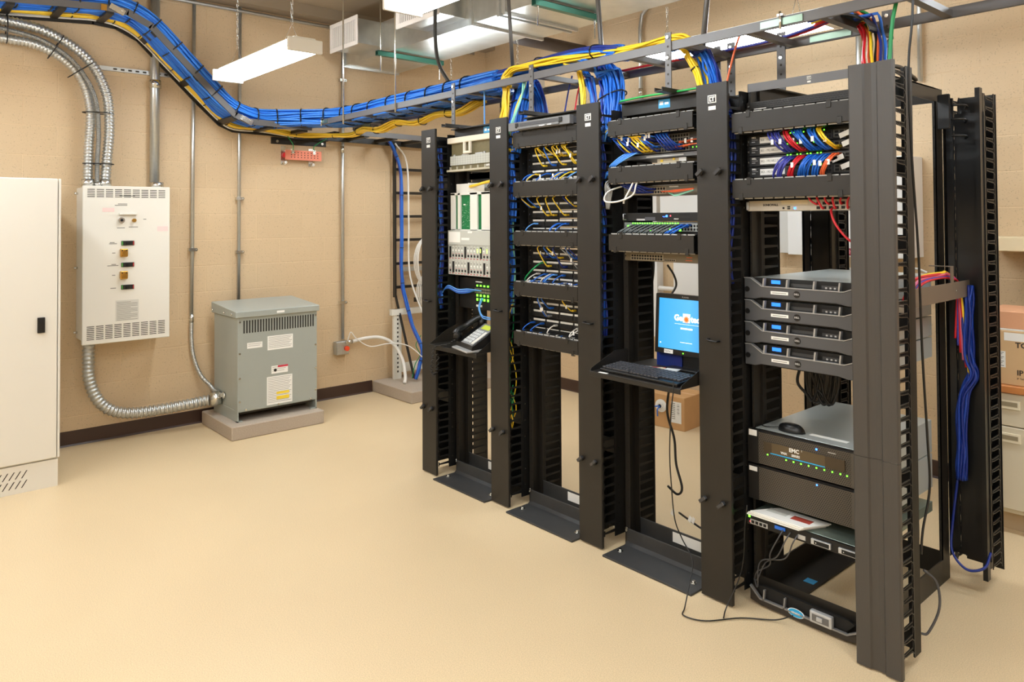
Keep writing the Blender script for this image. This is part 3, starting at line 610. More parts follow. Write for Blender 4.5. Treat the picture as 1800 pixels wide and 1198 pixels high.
for pa, pb, nm in (((664, 93.5), (776, 113.5), 'green strut bar under the left part of the duct'), ((938, 5), (1052, 34), 'green strut bar under the right part of the duct')):
    a = az(*pa, 2.895); b_ = az(*pb, 2.895); x = (a.x+b_.x)/2
    g = thing('strut_hanger', nm, 'hanger', (x, 3.4, 2.88), 'strut hangers under the duct')
    MB(GSTR).box(x-.02, x+.02, a.y, b_.y, 2.882, 2.886).box(x-.02, x-.016, a.y, b_.y, 2.886, 2.921).box(x+.016, x+.02, a.y, b_.y, 2.886, 2.921).box(x-.02, x-.008, a.y, b_.y, 2.917, 2.921).box(x+.008, x+.02, a.y, b_.y, 2.917, 2.921).build('strut_bar', g)
    for yy in (a.y+.035, b_.y-.035): MB(ZINC).cyl((x, yy, 2.76), (x, yy, ZC), .005, 8).build('threaded_rod', g)
# black pipe and bent conduit on the back wall
a = ay(925, 66, 4.5); b_ = ay(1035, 84, 4.78)
tag(MB(mat('pipe_brown_black', (70, 60, 56), .5)).cyl((-4.57, 3.835, 3.08), (-4.57, YB, 3.08), .056, 16).build('black_pipe'), 'fat dark pipe running from behind the duct into the back wall', 'pipe')
emt([(-3.9, YB-.03, 2.0), (-3.9, YB-.03, 3.15), (-3.88, YB-.03, 3.26), (-3.80, YB-.03, 3.33), (-3.7, YB-.03, 3.36)], .016, 'steel conduit on the back wall that bends over near the ceiling', [(-3.9, YB-.03, 2.62)])
emt([(-2.11, YB-.03, 1.9), (-2.11, YB-.03, ZC)], .016, 'steel conduit on the back wall behind the fourth rack top')
emt([(-1.74, YB-.03, 2.4), (-1.74, YB-.03, ZC)], .014, 'short steel conduit high on the back wall behind the tray')
# --- corner: vertical ladder, blue drop, concrete pad, white frame
MB(CONC).box(-5.975, -5.335, 3.525, 4.86, 0, .10).build('concrete_pad', bevel=.006); tag(bpy.data.objects['concrete_pad.001'], 'concrete pad in the far corner under the white frame and cable ladder', 'concrete pad')
v = thing('cable_ladder', 'black vertical cable ladder in the far corner with blue and white cables tied to it', 'cable ladder', (-5.93, 3.9, .1))
for y in (3.73, 4.13): MB(BLK).box(-5.94, -5.90, y-.008, y+.008, .85, 2.27).build('stile', v)
for i in range(6): MB(BLK).box(-5.93, -5.905, 3.738, 4.122, 2.03-.22*i, 2.055-.22*i).build('rung', v)
MB(BLK).obox((-5.80, 3.76, .50), (.009, 0, .003), (0, .008, 0), (.125, .02, -.37)).build('lower_stile', v)
runs('cable_drop', 'blue cable bundle tied down the vertical ladder to the corner pad', [(-5.88, 3.65, 2.30), (-5.88, 3.71, 2.2), (-5.87, 3.77, 2.0), (-5.87, 3.775, 1.5), (-5.87, 3.775, 1.1), (-5.85, 3.785, .9), (-5.76, 3.82, .6), (-5.66, 3.86, .38), (-5.66, 3.83, .25), (-5.66, 3.79, .12)], 8, .013, .013, .0062, [BLUE, PURP, BLUE], 21, .003, ties=(.15, .27, .39, .51, .63, .75, .86))
cable([(-5.86, 3.7, 2.28), (-5.85, 3.82, 2.1), (-5.85, 3.84, 1.6), (-5.84, 3.84, 1.1), (-5.78, 3.9, .8), (-5.66, 3.98, .5), (-5.6, 4.02, .3), (-5.58, 4.02, .12)], .0085, WCOR, 'white cable beside the blue bundle on the vertical ladder')
b = thing('cable_coil', 'loops of white cable hanging in the far corner left of the first rack', 'cable coil', (-5.78, 4.1, .8))
for i in range(8):
    cz = 1.18 if i % 2 else .90; rr = (.17, .24)[i % 2]*(.85+.05*i)
    MB(WCOR).tube([(-5.80+.01*i, 3.985+.008*i+rr*.62*math.cos(a_), cz+rr*math.sin(a_)) for a_ in [k*math.pi/12 for k in range(25)]], .006, 5).build('cable_loop', b)
f = thing('relay_stand', 'white perforated equipment frame standing on the corner pad', 'frame', (-5.8, 4.0, .1))
WM = mat('frame_white', (222, 220, 210), .5)
b = MB(WM).box(-5.90, -5.87, 3.69, 3.77, .10, .745).use(DARKSLOT)
for i in range(14): b.box(-5.8700, -5.8694, 3.722, 3.738, .16+i*.04, .178+i*.04)
b.build('upright', f)
MB(WM).box(-5.90, -5.87, 4.35, 4.42, .10, .745).build('upright', f)
MB(WM).box(-5.90, -5.86, 3.66, 4.45, .69, .745).build('top_bar', f); MB(WM).box(-5.89, -5.86, 3.77, 4.35, .16, .24).build('lower_bar', f)
MB(STEEL).box(-5.90, -5.875, 3.77, 4.35, 1.09, 1.13).build('strut', f)
MB(BLK).box(-5.86, -5.84, 3.9, 4.35, .80, .84).build('shelf_bar', f)
cable([(-5.74, 3.9, .5), (-5.72, 3.83, .42), (-5.70, 3.86, .33), (-5.69, 3.8, .25), (-5.68, 3.76, .13)], .004, GRN, 'thin green wire by the foot of the vertical ladder')
# ================================================================ RACKS AND VERTICAL MANAGERS
MX = [(-3.882, -3.735), (-3.207, -3.060), (-2.531, -2.384), (-1.831, -1.684), (-1.190, -1.035)]
RC = [-3.470, -2.795, -2.107, -1.4375]       # rack centres
YC, YFACE = 2.645, 2.790                     # cover face, equipment face
ZT = 2.134
SLOT = mat('slot_black', (14, 13, 12), .7)
SCREW = mat('screw_bright', (210, 210, 205), .25, 1)
def comb(x, y0, y1, par, z0=.07, n=46, tip=1, th=.003):
    # fingers every 44.5 mm joined by a spine; tips end in little T bars
    ys, yt_ = (y1, y0)
    sgn = 1 if yt_ < ys else -1; poly = []; p = .0445
    sp = ys-sgn*.012
    poly.append((ys, z0-.03)); poly.append((sp, z0-.03))
    for i in range(n):
        z = z0+i*p
        poly += [(sp, z-.007), (yt_+sgn*.006, z-.004), (yt_+sgn*.005, z-.013), (yt_, z-.013), (yt_, z+.013), (yt_+sgn*.005, z+.013), (yt_+sgn*.006, z+.004), (sp, z+.007)]
    zt = z0+(n-1)*p+.03
    poly += [(sp, zt), (ys, zt)]
    return MB(BLKD).prism(poly, 'x', x-th/2, x+th/2).build('finger_comb', par)
def logo(par, x, z, y, s=1):
    b = MB(mat('logo_white', (222, 220, 214), .45)).box(x-.015*s, x+.015*s, y-.001, y, z-.0005*s, z+.024*s).box(x-.013*s, x+.013*s, y-.001, y, z-.022*s, z-.010*s)
    b.use(BLKD).box(x-.012*s, x+.012*s, y-.0016, y-.001, z+.002*s, z+.021*s)
    b.use(MATS['logo_white']).box(x-.009*s, x-.005*s, y-.0022, y-.0016, z+.004*s, z+.019*s).box(x-.009*s, x+.001*s, y-.0022, y-.0016, z+.015*s, z+.019*s).box(x-.009*s, x-.001*s, y-.0022, y-.0016, z+.004*s, z+.008*s).box(x+.002*s, x+.006*s, y-.0022, y-.0016, z+.004*s, z+.019*s).box(x+.002*s, x+.011*s, y-.0022, y-.0016, z+.015*s, z+.019*s)
    return b.build('maker_badge', par)
def manager(x0, x1, label):
    t = thing('vertical_cable_manager', label, 'cable manager', ((x0+x1)/2, 2.85, 0), 'vertical cable managers in the rack row')
    MB(BLK).box(x0, x1, YC, YC+.003, .008, ZT).box(x0, x0+.003, YC+.003, YC+.016, .008, ZT).box(x1-.003, x1, YC+.003, YC+.016, .008, ZT).build('cover', t, .001)
    b = MB(BLK).box(x0, x1, 3.050, 3.053, .02, ZT).build('rear_cover', t)
    for x in (x0+.006, x1-.006):
        comb(x, 2.668, 2.757, t); comb(x, 3.046, 2.92, t)
        b = MB(BLKD).box(x-.002, x+.002, 2.757, 2.92, .04, ZT-.03)
        b.use(SCREW)
        for k in range(23): b.box(x-.0026, x+.0026, 2.770, 2.7765, .1+k*.089, .106+k*.089)
        b.build('side_channel', t)
    b = MB(BLKD).box(x0+.008, x1-.008, 2.835, 2.839, .04, ZT-.03); b.build('web', t)
    for z in (1.765, .408):
        for x in (x0+.022, x1-.038):
            k = MB(BLKD).cyl((x, YC, z), (x, YC-.012, z), .012, 12).use(mat('knob_black', (58, 58, 60), .22))
            k.obox((x, YC-.016, z), V((.014, 0, .012)), V((0, .007, 0)), V((-.0045, 0, .0055))); k.build('turn_knob', t, .001)
    MB(PLA).tube(smooth_path([(x0+.052, YC, 1.072), (x0+.054, YC-.022, 1.072), (x0+.075, YC-.026, 1.070), (x0+.098, YC-.022, 1.068), (x0+.10, YC, 1.068)], 5), .0042, 8).build('pull_handle', t)
    logo(t, (x0+x1)/2+.004, 2.052, YC, 1.35)
    for z in (1.80, .47):                    # bridging brackets seen between the fingers
        MB(BLK).box(x0+.01, x1-.003, 2.752, 2.756, z-.035, z+.035).build('bridge_plate', t)
    return t
mg = ['black vertical cable manager left of the first rack, nearest the corner ladder', 'black vertical cable manager between the first and second racks',
      'black vertical cable manager between the second and third racks', 'black vertical cable manager between the third and fourth racks']
m0 = manager(*MX[0], mg[0])
for i in (1, 2, 3): copy_tree(m0, (MX[i][0]-MX[0][0], 0, 0), mg[i])
# --- big end manager with the ribbed cover
x0, x1 = MX[4]
t = thing('vertical_cable_manager', 'large black end manager with a fluted cover and open ladder-like fingers, nearest the camera', 'cable manager', ((x0+x1)/2, 2.7, 0))
prof5 = [(x0, YC+.02), (x0, YC+.003), (x0+.004, YC), (x0+.050, YC), (x0+.056, YC+.006), (x0+.078, YC+.009), (x0+.096, YC+.008), (x0+.102, YC), (x1-.006, YC), (x1-.001, YC+.004), (x1-.001, YC+.02),
         (x1-.004, YC+.02), (x1-.004, YC+.007), (x1-.008, YC+.004), (x0+.104, YC+.004), (x0+.098, YC+.012), (x0+.076, YC+.013), (x0+.054, YC+.010), (x0+.047, YC+.004), (x0+.006, YC+.004), (x0+.003, YC+.02)]
COV5 = mat('cover_fluted', (66, 63, 60), .42, noise=.12, nscale=14, aniso=(60, 60, 1))
MB(COV5).prism(prof5[::-1], 'z', 0.735, ZT-.018).build('upper_cover', t); MB(COV5).prism(prof5[::-1], 'z', .006, .7335).build('lower_cover', t)
def truss_comb(x, y0, y1, z0, z1, n, nm, par, flip=1):
    b = MB(PLA); p = (z1-z0)/(n-1)
    L = y1-y0
    for i in range(n):
        z = z0+i*p
        b.box(x-.0022, x+.0022, y0, y1, z+.0065, z+.0095)
        poly = [(y0, z+.001), (y0+L*.25, z-.004), (y1, z-.008), (y1, z-.005), (y0+L*.25, z-.001), (y0, z+.004)]
        b.prism(poly, 'x', x-.0022, x+.0022)
        for k in range(6):
            ya = y0+L*(.04+k*.155); yb = ya+L*.085; 
            b.prism([(ya, z-.004), (ya+.0025, z-.004), (yb+.0025, z+.007), (yb, z+.007)], 'x', x-.0018, x+.0018)
        # T tip and open box toward the spine
        b.box(x-.002, x+.002, y0-.003, y0, z-.010, z+.014)
        b.prism([(y1-.002, z+.0095), (y1, z+.0095), (y1+.014, z+.027), (y1+.012, z+.028)], 'x', x-.002, x+.002)
        b.prism([(y1-.002, z-.008), (y1, z-.006), (y1+.014, z-.016), (y1+.012, z-.019)], 'x', x-.002, x+.002)
    b.box(x-.002, x+.002, y1-.002, y1, z0, z1+.01)
    b.box(x-.0022, x+.0022, y1+.012, y1+.018, z0-.03, z1+.03)
    return b.build(nm, par)
for x in (x0+.012, x1-.006): truss_comb(x, 2.672, 2.748, .075, 2.075, 46, 'finger_comb', t)
b = MB(BLKD).box(x0+.005, x0+.009, 2.70, 2.80, .04, 2.10)
b = MB(BLKD)
b.box(x1-.012, x1-.008, 2.775, 2.83, .035, 2.11).box(x0+.004, x0+.030, 2.80, 2.804, .035, 2.11).box(x1-.036, x1-.012, 2.80, 2.804, .035, 2.11)
for k in range(8): b.box(x0+.030, x1-.036, 2.80, 2.804, .05+k*.28, .11+k*.28)
b.build('back_channel', t)
MB(BLK).box(x0+.0, x0+.004, 2.69, 2.80, 1.66, 1.95).build('vented_side_plate', t)
b = MB(CREAM)
cable([(-1.0, 2.74, 2.7), (-1.0, 2.73, 2.3), (-1.018, 2.735, 2.1), (-1.022, 2.76, 1.8), (-1.020, 2.80, 1.45), (-1.018, 2.815, 1.1), (-1.015, 2.84, .8), (-1.01, 2.84, .62), (-1.02, 2.80, .48), (-1.02, 2.78, .40)], .0045, KCOR, 'thin black cable hanging down the open side of the big end manager')
cable([(-1.02, 2.80, .34), (-.985, 2.82, .30), (-.975, 2.81, .22), (-1.0, 2.78, .14), (-1.02, 2.77, .13)], .0045, mat('cord_dark_grey', (70, 70, 72), .4), 'grey-black cable loop bulging from the foot of the big end manager')
# --- two-post racks
def two_post(cx, label, beam_label):
    t = thing('equipment_rack', label, 'rack', (cx, 2.82, 0))
    y0, y1, hw = 2.792, 2.868, .258
    for s in (-1, 1):
        xo = cx+s*hw; xi = xo-s*.032
        b = MB(BLK).box(xo, xo-s*.003, y0, y1, .0, ZT).box(xo, xi, y0, y0+.003, .0, ZT).box(xo, xi, y1-.003, y1, .0, ZT)
        b.use(SLOT)
        for k in range(46):
            z = .13+k*.04445; b.box(xi+s*.006, xi+s*.011, y0-.0006, y0, z, z+.006)
        b.build('upright', t)
    for ya, yb in ((y0-.006, y0), (y1, y1+.006)):
        MB(BLK).box(cx-.245, cx+.245, ya, yb, 2.072, ZT).build('top_beam', t)
        o = -1 if ya < y0 else 1
    MB(BLK).box(cx-.245, cx+.245, y0-.04, y0-.006, 2.129, 2.135).build('top_flange', t)
    fo = mat('foot_black', (52, 52, 52), .5, noise=.22, nscale=22, bump=.2, bscale=300)
    for s, nm in ((-1, 'front_foot'), (1, 'rear_foot')):
        if s < 0: poly = [(y0-.190, 0), (y0-.002, 0), (y0-.002, .080), (y0-.010, .080), (y0-.014, .022), (y0-.030, .010), (y0-.190, .009)]
        else: poly = [(y1+.002, 0), (y1+.17, 0), (y1+.17, .009), (y1+.03, .01), (y1+.014, .022), (y1+.010, .112), (y1+.002, .112)]
        f = MB(fo).prism(poly, 'x', cx-.238, cx+.254).build(nm, t, .001)
        for xx in (cx-.205, cx+.205):
            yy = y0-.10 if s < 0 else y1+.1
            MB(SCREW).cyl((xx, yy, .009), (xx, yy, .012), .014, 14).cyl((xx, yy, .012), (xx, yy, .020), .008, 6).build('anchor_bolt', f)
    b = MB(SCREW)
    for z in (.075, .085): b.cyl((cx-.236, y0-.012, z), (cx-.236, y0-.02, z), .006, 8)
    b.build('bolt_pair', t)
    MB(PAPER).box(cx-.035, cx+.15, y1+.0005, y1+.0018, .058, .104).build('paper_label', t)
    return t
t1 = two_post(RC[0], 'black two-post rack holding the phone shelf and white card chassis', None)
two_post(RC[1], 'black two-post rack packed with patch panels, second in the row', None)
b = MB(mat('label_blue', (60, 160, 214), .5)).box(-3.43, -3.35, 2.7845, 2.7855, 2.088, 2.125).use(PAPER).box(-3.42, -3.40, 2.784, 2.7845, 2.10, 2.116).box(-3.39, -3.365, 2.784, 2.7845, 2.10, 2.110); b.build('blue_label', t1)
t3 = two_post(RC[2], 'black two-post rack with the monitor and keyboard shelf, third in the row', None)
q = az(1165, 178, 2.11); b = MB(mat('label_blue', (60, 160, 214), .5)).box(-2.135, -2.07, 2.7845, 2.7855, 2.085, 2.125).use(PAPER)
b.box(-2.128, -2.108, 2.784, 2.7845, 2.10, 2.116).box(-2.100, -2.078, 2.784, 2.7845, 2.10, 2.110); b.build('blue_label', t3)
# --- four-post rack
t = thing('equipment_rack', 'black four-post rack at the near end, full of servers and switches', 'rack', (RC[3], 3.1, 0))
XA, XB, YA, YZ = -1.676, -1.196, 2.79, 3.50
for xx, s in ((XA, 1), (XB, -1)):
    for yy, nm in ((YA, 'front_post'), (YZ, 'rear_post')):
        b = MB(BLK).box(xx, xx+s*.004, yy, yy+.075, .0, ZT).box(xx, xx+s*.014, yy, yy+.003, 0, ZT).box(xx, xx+s*.014, yy+.072, yy+.075, 0, ZT)
        b.use(SLOT)
        for k in range(46): b.box(xx+s*.005, xx+s*.011, yy-.0006, yy, .09+k*.04445, .098+k*.04445)
        b.build(nm, t)
    MB(BLK).box(xx, xx+s*.006, YA+.075, YZ, 2.075, ZT).box(xx, xx+s*.035, YA+.075, YZ, ZT-.006, ZT).build('top_side_rail', t)
    MB(BLK).box(xx, xx+s*.006, YA+.075, YZ, .0, .10).box(xx+s*.006, xx+s*(.14 if s > 0 else .02), YA+.04, YZ+.03, .0, .008).build('base_side_rail', t)
MB(mat('label_blue', (0, 0, 0))).box(-1.60, -1.555, 3.06, 3.10, .008, .0095).build('blue_label', t)
bar = MB(GREY).box(XA+.004, XB, YA-.004, YA, 2.099, 2.134).build('front_top_bar', t)
logo(t, -1.405, 2.116, YA-.004, .55)
MB(BLK).box(XA, XB, YZ+.075, YZ+.079, 2.08, ZT).build('rear_top_bar', t); MB(BLK).box(XA, XB, YA-.003, YA+.0, .0, .105).build('front_base_bar', t)
MB(BLK).box(XA, XB, YZ+.075, YZ+.078, 0, .105).build('rear_base_bar', t)
# rear managers of the four-post rack
def rear_manager(x0, x1, label, y0=3.59):
    t = thing('vertical_cable_manager', label, 'cable manager', ((x0+x1)/2, 3.7, .05), 'rear cable managers of the four-post rack')
    b = MB(PLA).box(x0+.03, x1, y0-.012, y0-.008, .12, 2.02).box(x0, x0+.012, y0-.012, y0-.008, .12, 2.02)
    for k in range(22): b.box(x0+.012, x0+.03, y0-.012, y0-.008, .12+k*.088, .15+k*.088)
    b.build('web', t); MB(PLA).box(x0-.012, x0-.009, y0-.022, y0+.055, .10, 2.06).build('inner_side_plate', t)
    MB(PLA).box(x1-.022, x1-.004, y0-.05, y0-.014, .05, 2.12).build('front_edge_channel', t)
    MB(PLA).box(x0+.004, x0+.03, y0-.03, y0-.014, .14, 2.09).build('front_edge_channel', t)
    for x in (x0+.006, x1-.004): truss_comb(x, y0+.02, y0+.115, .09, 2.08, 46, 'finger_comb', t)
    MB(PLA).box(x0, x1, y0+.15, y0+.153, .04, 2.11).build('rear_cover', t)
    for x in (x0+.006, x1-.006): MB(PLA).box(x-.002, x+.002, y0-.008, y0+.018, .09, 2.10).build('side_flange', t)
    return t
rear_manager(-1.180, -1.035, 'glossy black rear cable manager at the right, open fingers facing the boxes')
rear_manager(-1.835, -1.690, 'black rear cable manager seen through the fourth rack between the white wall boxes')
b = MB(PLA)
tt = thing('cable_guide', 'black cable guide with wire rings beside the top of the rear post', 'cable guide', (-1.15, 3.50, 1.7))
MB(PLA).box(-1.185, -1.135, 3.485, 3.495, 1.95, 2.10).build('guide_plate', tt, .004)
for z in (2.05, 1.99, 1.92): MB(PLA).tube(smooth_path([(-1.135, 3.50, z), (-1.10, 3.51, z), (-1.085, 3.53, z-.005), (-1.10, 3.56, z-.01)], 4), .005, 6).build('wire_ring', tt)
cable([(-1.19, 2.95, 2.14), (-1.19, 3.02, 2.165), (-1.19, 3.12, 2.17), (-1.19, 3.2, 2.155), (-1.19, 3.27, 2.14)], .009, KCOR, 'black cable loop lying on the top side rail of the fourth rack')
# side shelf at the rear
s = thing('side_trough', 'brownish metal cable trough on the right side behind the end manager', 'cable trough', (-1.11, 3.4, 1.23))
TR = mat('trough_brown', (104, 92, 80), .45)
MB(TR).box(-1.104, -1.100, 2.96, 3.66, 1.232, 1.302).box(-1.185, -1.104, 2.96, 3.56, 1.232, 1.236).build('trough_body', s)
MB(TR).box(-1.104, -1.100, 3.36, 3.39, 1.302, 1.37).box(-1.185, -1.104, 3.36, 3.39, 1.367, 1.37).build('hanger_strap', s)
MB(SCREW).cyl((-1.100, 3.42, 1.265), (-1.098, 3.42, 1.265), .004, 8).build('screw', s)
for i, (m, dy) in enumerate(((RED, 0), (PURP, .01), (RED, .03), (mat('cord_pink', (226, 120, 150), .4), .02), (RED, -.02), (YEL, .04))):
    cable([(-1.13-.008*i, 3.05+dy, 1.25), (-1.12-.006*i, 3.1+dy, 1.31+.004*i), (-1.12, 3.28+dy, 1.325+.004*i), (-1.12-.004*i, 3.42, 1.315+.005*i), (-1.13, 3.53, 1.29), (-1.14+.004*i, 3.545, 1.2), (-1.15+.01*i, 3.55, 1.05-.03*i)], .0055, m,
          '%s cable arching over the brown trough%s' % (('red', 'violet', 'second red', 'pink', 'third red', 'yellow')[i], ' behind the end manager'), group=None)
runs('cable_bundle', 'blue bundle hanging down inside the rear manager at the right', [(-1.10, 3.56, 1.28), (-1.10, 3.55, 1.15), (-1.10, 3.55, .98), (-1.085, 3.55, .9), (-1.12, 3.54, .8), (-1.13, 3.54, .6), (-1.13, 3.54, .45)], 12, .022, .014, .0055, [DBLUE, mat('cord_mid_blue', (24, 62, 160), .4)], 31)
cable([(-1.15, 3.55, .45), (-1.17, 3.54, .25), (-1.16, 3.5, .15), (-1.10, 3.48, .10), (-1.04, 3.5, .12), (-1.03, 3.55, .17)], .0055, DBLUE, 'dark blue cable looping near the floor under the rear manager')
# ================================================================ HORIZONTAL MANAGERS
def zy(px, py, y=YFACE): return ay(px, py, y).z
def hman(cx, zc, h, label, m=BLK, grp='horizontal cable managers with snap-on covers'):
    t = thing('horizontal_cable_manager', label, 'cable manager', (cx, 2.72, zc-h/2), grp)
    x0, x1, y0 = cx-.240, cx+.240, 2.668
    MB(m).box(x0, x1, y0, y0+.004, zc-h/2, zc+h/2).box(x0, x1, y0+.004, y0+.016, zc+h/2-.003, zc+h/2).box(x0, x1, y0+.004, y0+.016, zc-h/2, zc-h/2+.003).build('cover', t, .0008)
    for s in (-1, 1):
        b = MB(BLKD); zz = zc+s*(h/2-.001)
        for i in range(11):
            xc = x0+.022+i*(x1-x0-.044)/10
            b.box(xc-.018, xc+.018, y0+.017, y0+.10, zz, zz+s*.004)
            b.use(mat('finger_edge', (176, 174, 168), .5)).box(xc-.018, xc+.018, y0+.014, y0+.018, zz-s*.001, zz+s*.006).use(BLKD)
        b.build('finger_row', t)
    MB(BLKD).box(x0+.004, x1-.004, 2.775, 2.788, zc-h/2-.014, zc+h/2+.014).build('back_plate', t)
    for xx, s in ((x0+.075, 1), (x1-.075, 1), (x0+.04, -1), (x1-.035, -1)):
        zz = zc+s*(h/2-.007); MB(m).box(xx-.009, xx+.009, y0-.003, y0, zz-.013, zz+.013).box(xx-.009, xx+.009, y0-.003, y0+.012, zz+s*.013, zz+s*.016).build('cover_clip', t, .001)
    return t
def hm(cx, px, pt, pb, label, h=None):
    za, zb = ay(px, pt, 2.668).z, ay(px, pb, 2.668).z
    return hman(cx, (za+zb)/2, h or (za-zb), label)
HM = {}
HM['2a'] = hm(RC[1], 910, 233, 258.5, 'top horizontal manager of the second rack, below the grey sliding tray')
HM['2b'] = hm(RC[1], 911, 320, 345, 'horizontal manager of the second rack, second from the top')
HM['2c'] = hm(RC[1], 912, 407, 430, 'middle horizontal manager of the second rack')
HM['2d'] = hm(RC[1], 912.5, 495.5, 518.5, 'horizontal manager of the second rack, fourth from the top')
HM['2e'] = hm(RC[1], 913.5, 583, 605, 'lowest horizontal manager of the second rack')
HM['3a'] = hm(RC[2], 1068, 214, 240, 'top horizontal manager of the third rack')
HM['3b'] = hm(RC[2], 1069, 295.5, 322, 'horizontal manager of the third rack under the wireless-looking beige module')
HM['3b']['label'] = 'middle horizontal manager of the third rack, orange fibre cords just below it'
HM['3c'] = hm(RC[2], 1071, 411.5, 440, 'horizontal manager of the third rack below the green-lit switch')
HM['4a'] = hm(RC[3], 1290, 200, 233, 'top horizontal manager of the fourth rack, over the four labelled switches')
HM['4b'] = hm(RC[3], 1292, 316.5, 348, 'horizontal manager of the fourth rack just above the silver firewall')
# bundles inside the vertical managers
def chan(i, zt, zb, n, rx, mats, label, seed, x=-.045, y=2.715, r=.0055, ties=(), wob=.006):
    X = MX[i][1]+x; N = max(4, int((zt-zb)/.12)); q = random.Random(seed)
    pts = [(X+q.uniform(-.006, .006), y+q.uniform(-.006, .006), zt-(zt-zb)*k/N) for k in range(N+1)]
    return runs('cable_bundle', label, pts, n, rx, .014, r, mats, seed, wob, ties=ties, steps=4)
chan(0, 2.02, 1.02, 6, .008, [BLUE, DBLUE], 'blue bundle tied down inside the leftmost vertical manager', 41, ties=[.06*i for i in range(1, 16)], x=-.035)
chan(1, 2.03, 1.56, 30, .030, [BLUE, DBLUE, BLUE], 'thick blue bundle inside the manager between first and second racks', 42, ties=(.15, .35, .55, .75, .95))
chan(1, 1.56, 1.05, 12, .022, [BLUE, DBLUE, BLUE, AQUA, YEL], 'thinner blue and mint bundle below the thick one', 43, ties=(.1, .3, .5, .7, .9))
bpy.data.objects['cable_bundle.%03d' % 0] if False else None
chan(1, 1.1, .48, 3, .014, [YEL, GRN, YEL], 'sparse yellow and green cables low in the manager left of the second rack', 44, r=.0032, wob=.014)
chan(2, 2.0, 1.0, 10, .018, [BLUE, WCOR, DBLUE], 'blue and white bundle inside the manager left of the third rack', 45, ties=(.3, .5, .7))
chan(3, 2.0, 1.3, 18, .026, [DBLUE, DBLUE, MATS['cord_mid_blue']], 'dark blue bundle inside the manager left of the fourth rack', 46, ties=(.2, .5, .8))
for pts, m, lb in (([(-3.09, 2.70, .42), (-3.07, 2.69, .46), (-3.085, 2.69, .50), (-3.10, 2.70, .47), (-3.09, 2.70, .42)], YEL, 'small yellow cable loop low in the manager left of the second rack'),
                   ([(-3.08, 2.70, .62), (-3.07, 2.69, .57), (-3.09, 2.68, .54), (-3.10, 2.70, .60), (-3.08, 2.70, .66)], GRN, 'small green cable tangle above the yellow loop')):
    cable(pts, .003, m, lb)
# ================================================================ EQUIPMENT
YE = 2.790
def unit(name, label, cat, cx, z0, z1, depth, m=BLKD, face=None, yf=2.770, w=.440, group=None, ears=True, body=None):
    t = thing(name, label, cat, (cx, yf, z0), group)
    MB(body or m).box(cx-w/2, cx+w/2, YE+.001, YE+depth, z0+.001, z1-.001).build('chassis', t, .001)
    MB(face or m).box(cx-w/2, cx+w/2, yf, YE+.001, z0+.0005, z1-.0005).build('faceplate', t, .0012)
    if ears:
        for s in (-1, 1):
            b = MB(m).box(cx+s*w/2, cx+s*.2413, YE-.003, YE-.0005, z0+.0005, z1-.0005); b.use(SCREW)
            for z in ((z0+z1)/2,) if z1-z0 < .05 else (z0+.012, z1-.012): b.cyl((cx+s*.232, YE-.003, z), (cx+s*.232, YE-.006, z), .0045, 8)
            b.build('mount_ear', t)
    return t
def ports(par, x0, x1, y, z0, z1, nx, nz, m=SLOT, name='port_block', back=None, s=.72):
    b = MB(back or BLKD).box(x0-.003, x1+.003, y-.003, y, z0-.001, z1+.001).use(m)
    px, pz = (x1-x0)/nx, (z1-z0)/nz
    for i in range(nx):
        for k in range(nz):
            a = x0+px*(i+.5); c = z0+pz*(k+.5); b.box(a-px*s/2, a+px*s/2, y-.0036, y-.003, c-pz*s/2, c+pz*s/2)
    return b.build(name, par)
def leds(par, pts, m, y, s=.002, name='indicator_lights'):
    b = MB(m)
    for x, z in pts: b.box(x-s, x+s, y-.0012, y, z-s, z+s)
    return b.build(name, par)
# ---------------------------------------------------------------- rack 1
cx = RC[0]
t = thing('fiber_enclosure', 'beige fibre splice enclosure with a smoked clear door at the top of the first rack', 'fibre enclosure', (cx, 2.73, 1.87))
BEI = mat('enclosure_beige', (186, 180, 160), .45); SMK = mat('smoked_panel', (112, 104, 76), .3, noise=.2, nscale=60); BRT = mat('bar_cream', (226, 218, 200), .45)
MB(BEI).box(cx-.215, cx+.215, 2.76, 3.02, 1.875, 2.075).build('housing', t)
MB(BRT).box(cx-.243, cx+.243, 2.722, 2.76, 2.040, 2.075).build('top_bar', t, .003)
b = MB(BRT).box(cx-.075, cx-.060, 2.715, 2.73, 1.985, 2.040).box(cx-.020, cx-.005, 2.715, 2.73, 1.985, 2.040).box(cx-.075, cx-.005, 2.715, 2.73, 1.970, 1.985); b.build('pull_tab', t, .002)
MB(SMK).box(cx-.222, cx+.222, 2.742, 2.76, 1.965, 2.040).build('clear_window', t)
b = MB(SILV).box(cx-.11, cx-.04, 2.735, 2.742, 1.962, 1.970).box(cx+.02, cx+.09, 2.735, 2.742, 1.962, 1.970).cyl((cx-.19, 2.735, 1.967), (cx-.19, 2.742, 1.967), .007, 8).cyl((cx+.105, 2.735, 1.967), (cx+.105, 2.742, 1.967), .007, 8); b.build('hinge_bar', t)
FG = mat('label_sheet', (186, 188, 180), .5)
b = MB(FG).box(cx-.222, cx+.222, 2.730, 2.742, 1.905, 1.962).use(GT)
for i in range(18): b.box(cx-.218+i*.0245, cx-.2172+i*.0245, 2.7296, 2.730, 1.905, 1.962)
for i in range(3): b.box(cx-.222, cx+.222, 2.7296, 2.730, 1.917+i*.014, 1.9176+i*.014)
b.build('label_card', t)
b = MB(SMK).box(cx-.222, cx+.222, 2.738, 2.76, 1.876, 1.905).use(BEI).box(cx-.236, cx+.236, 2.712, 2.76, 1.866, 1.877)
for i in range(6): b.box(cx-.226+i*.068, cx-.219+i*.068, 2.728, 2.738, 1.877, 1.897)
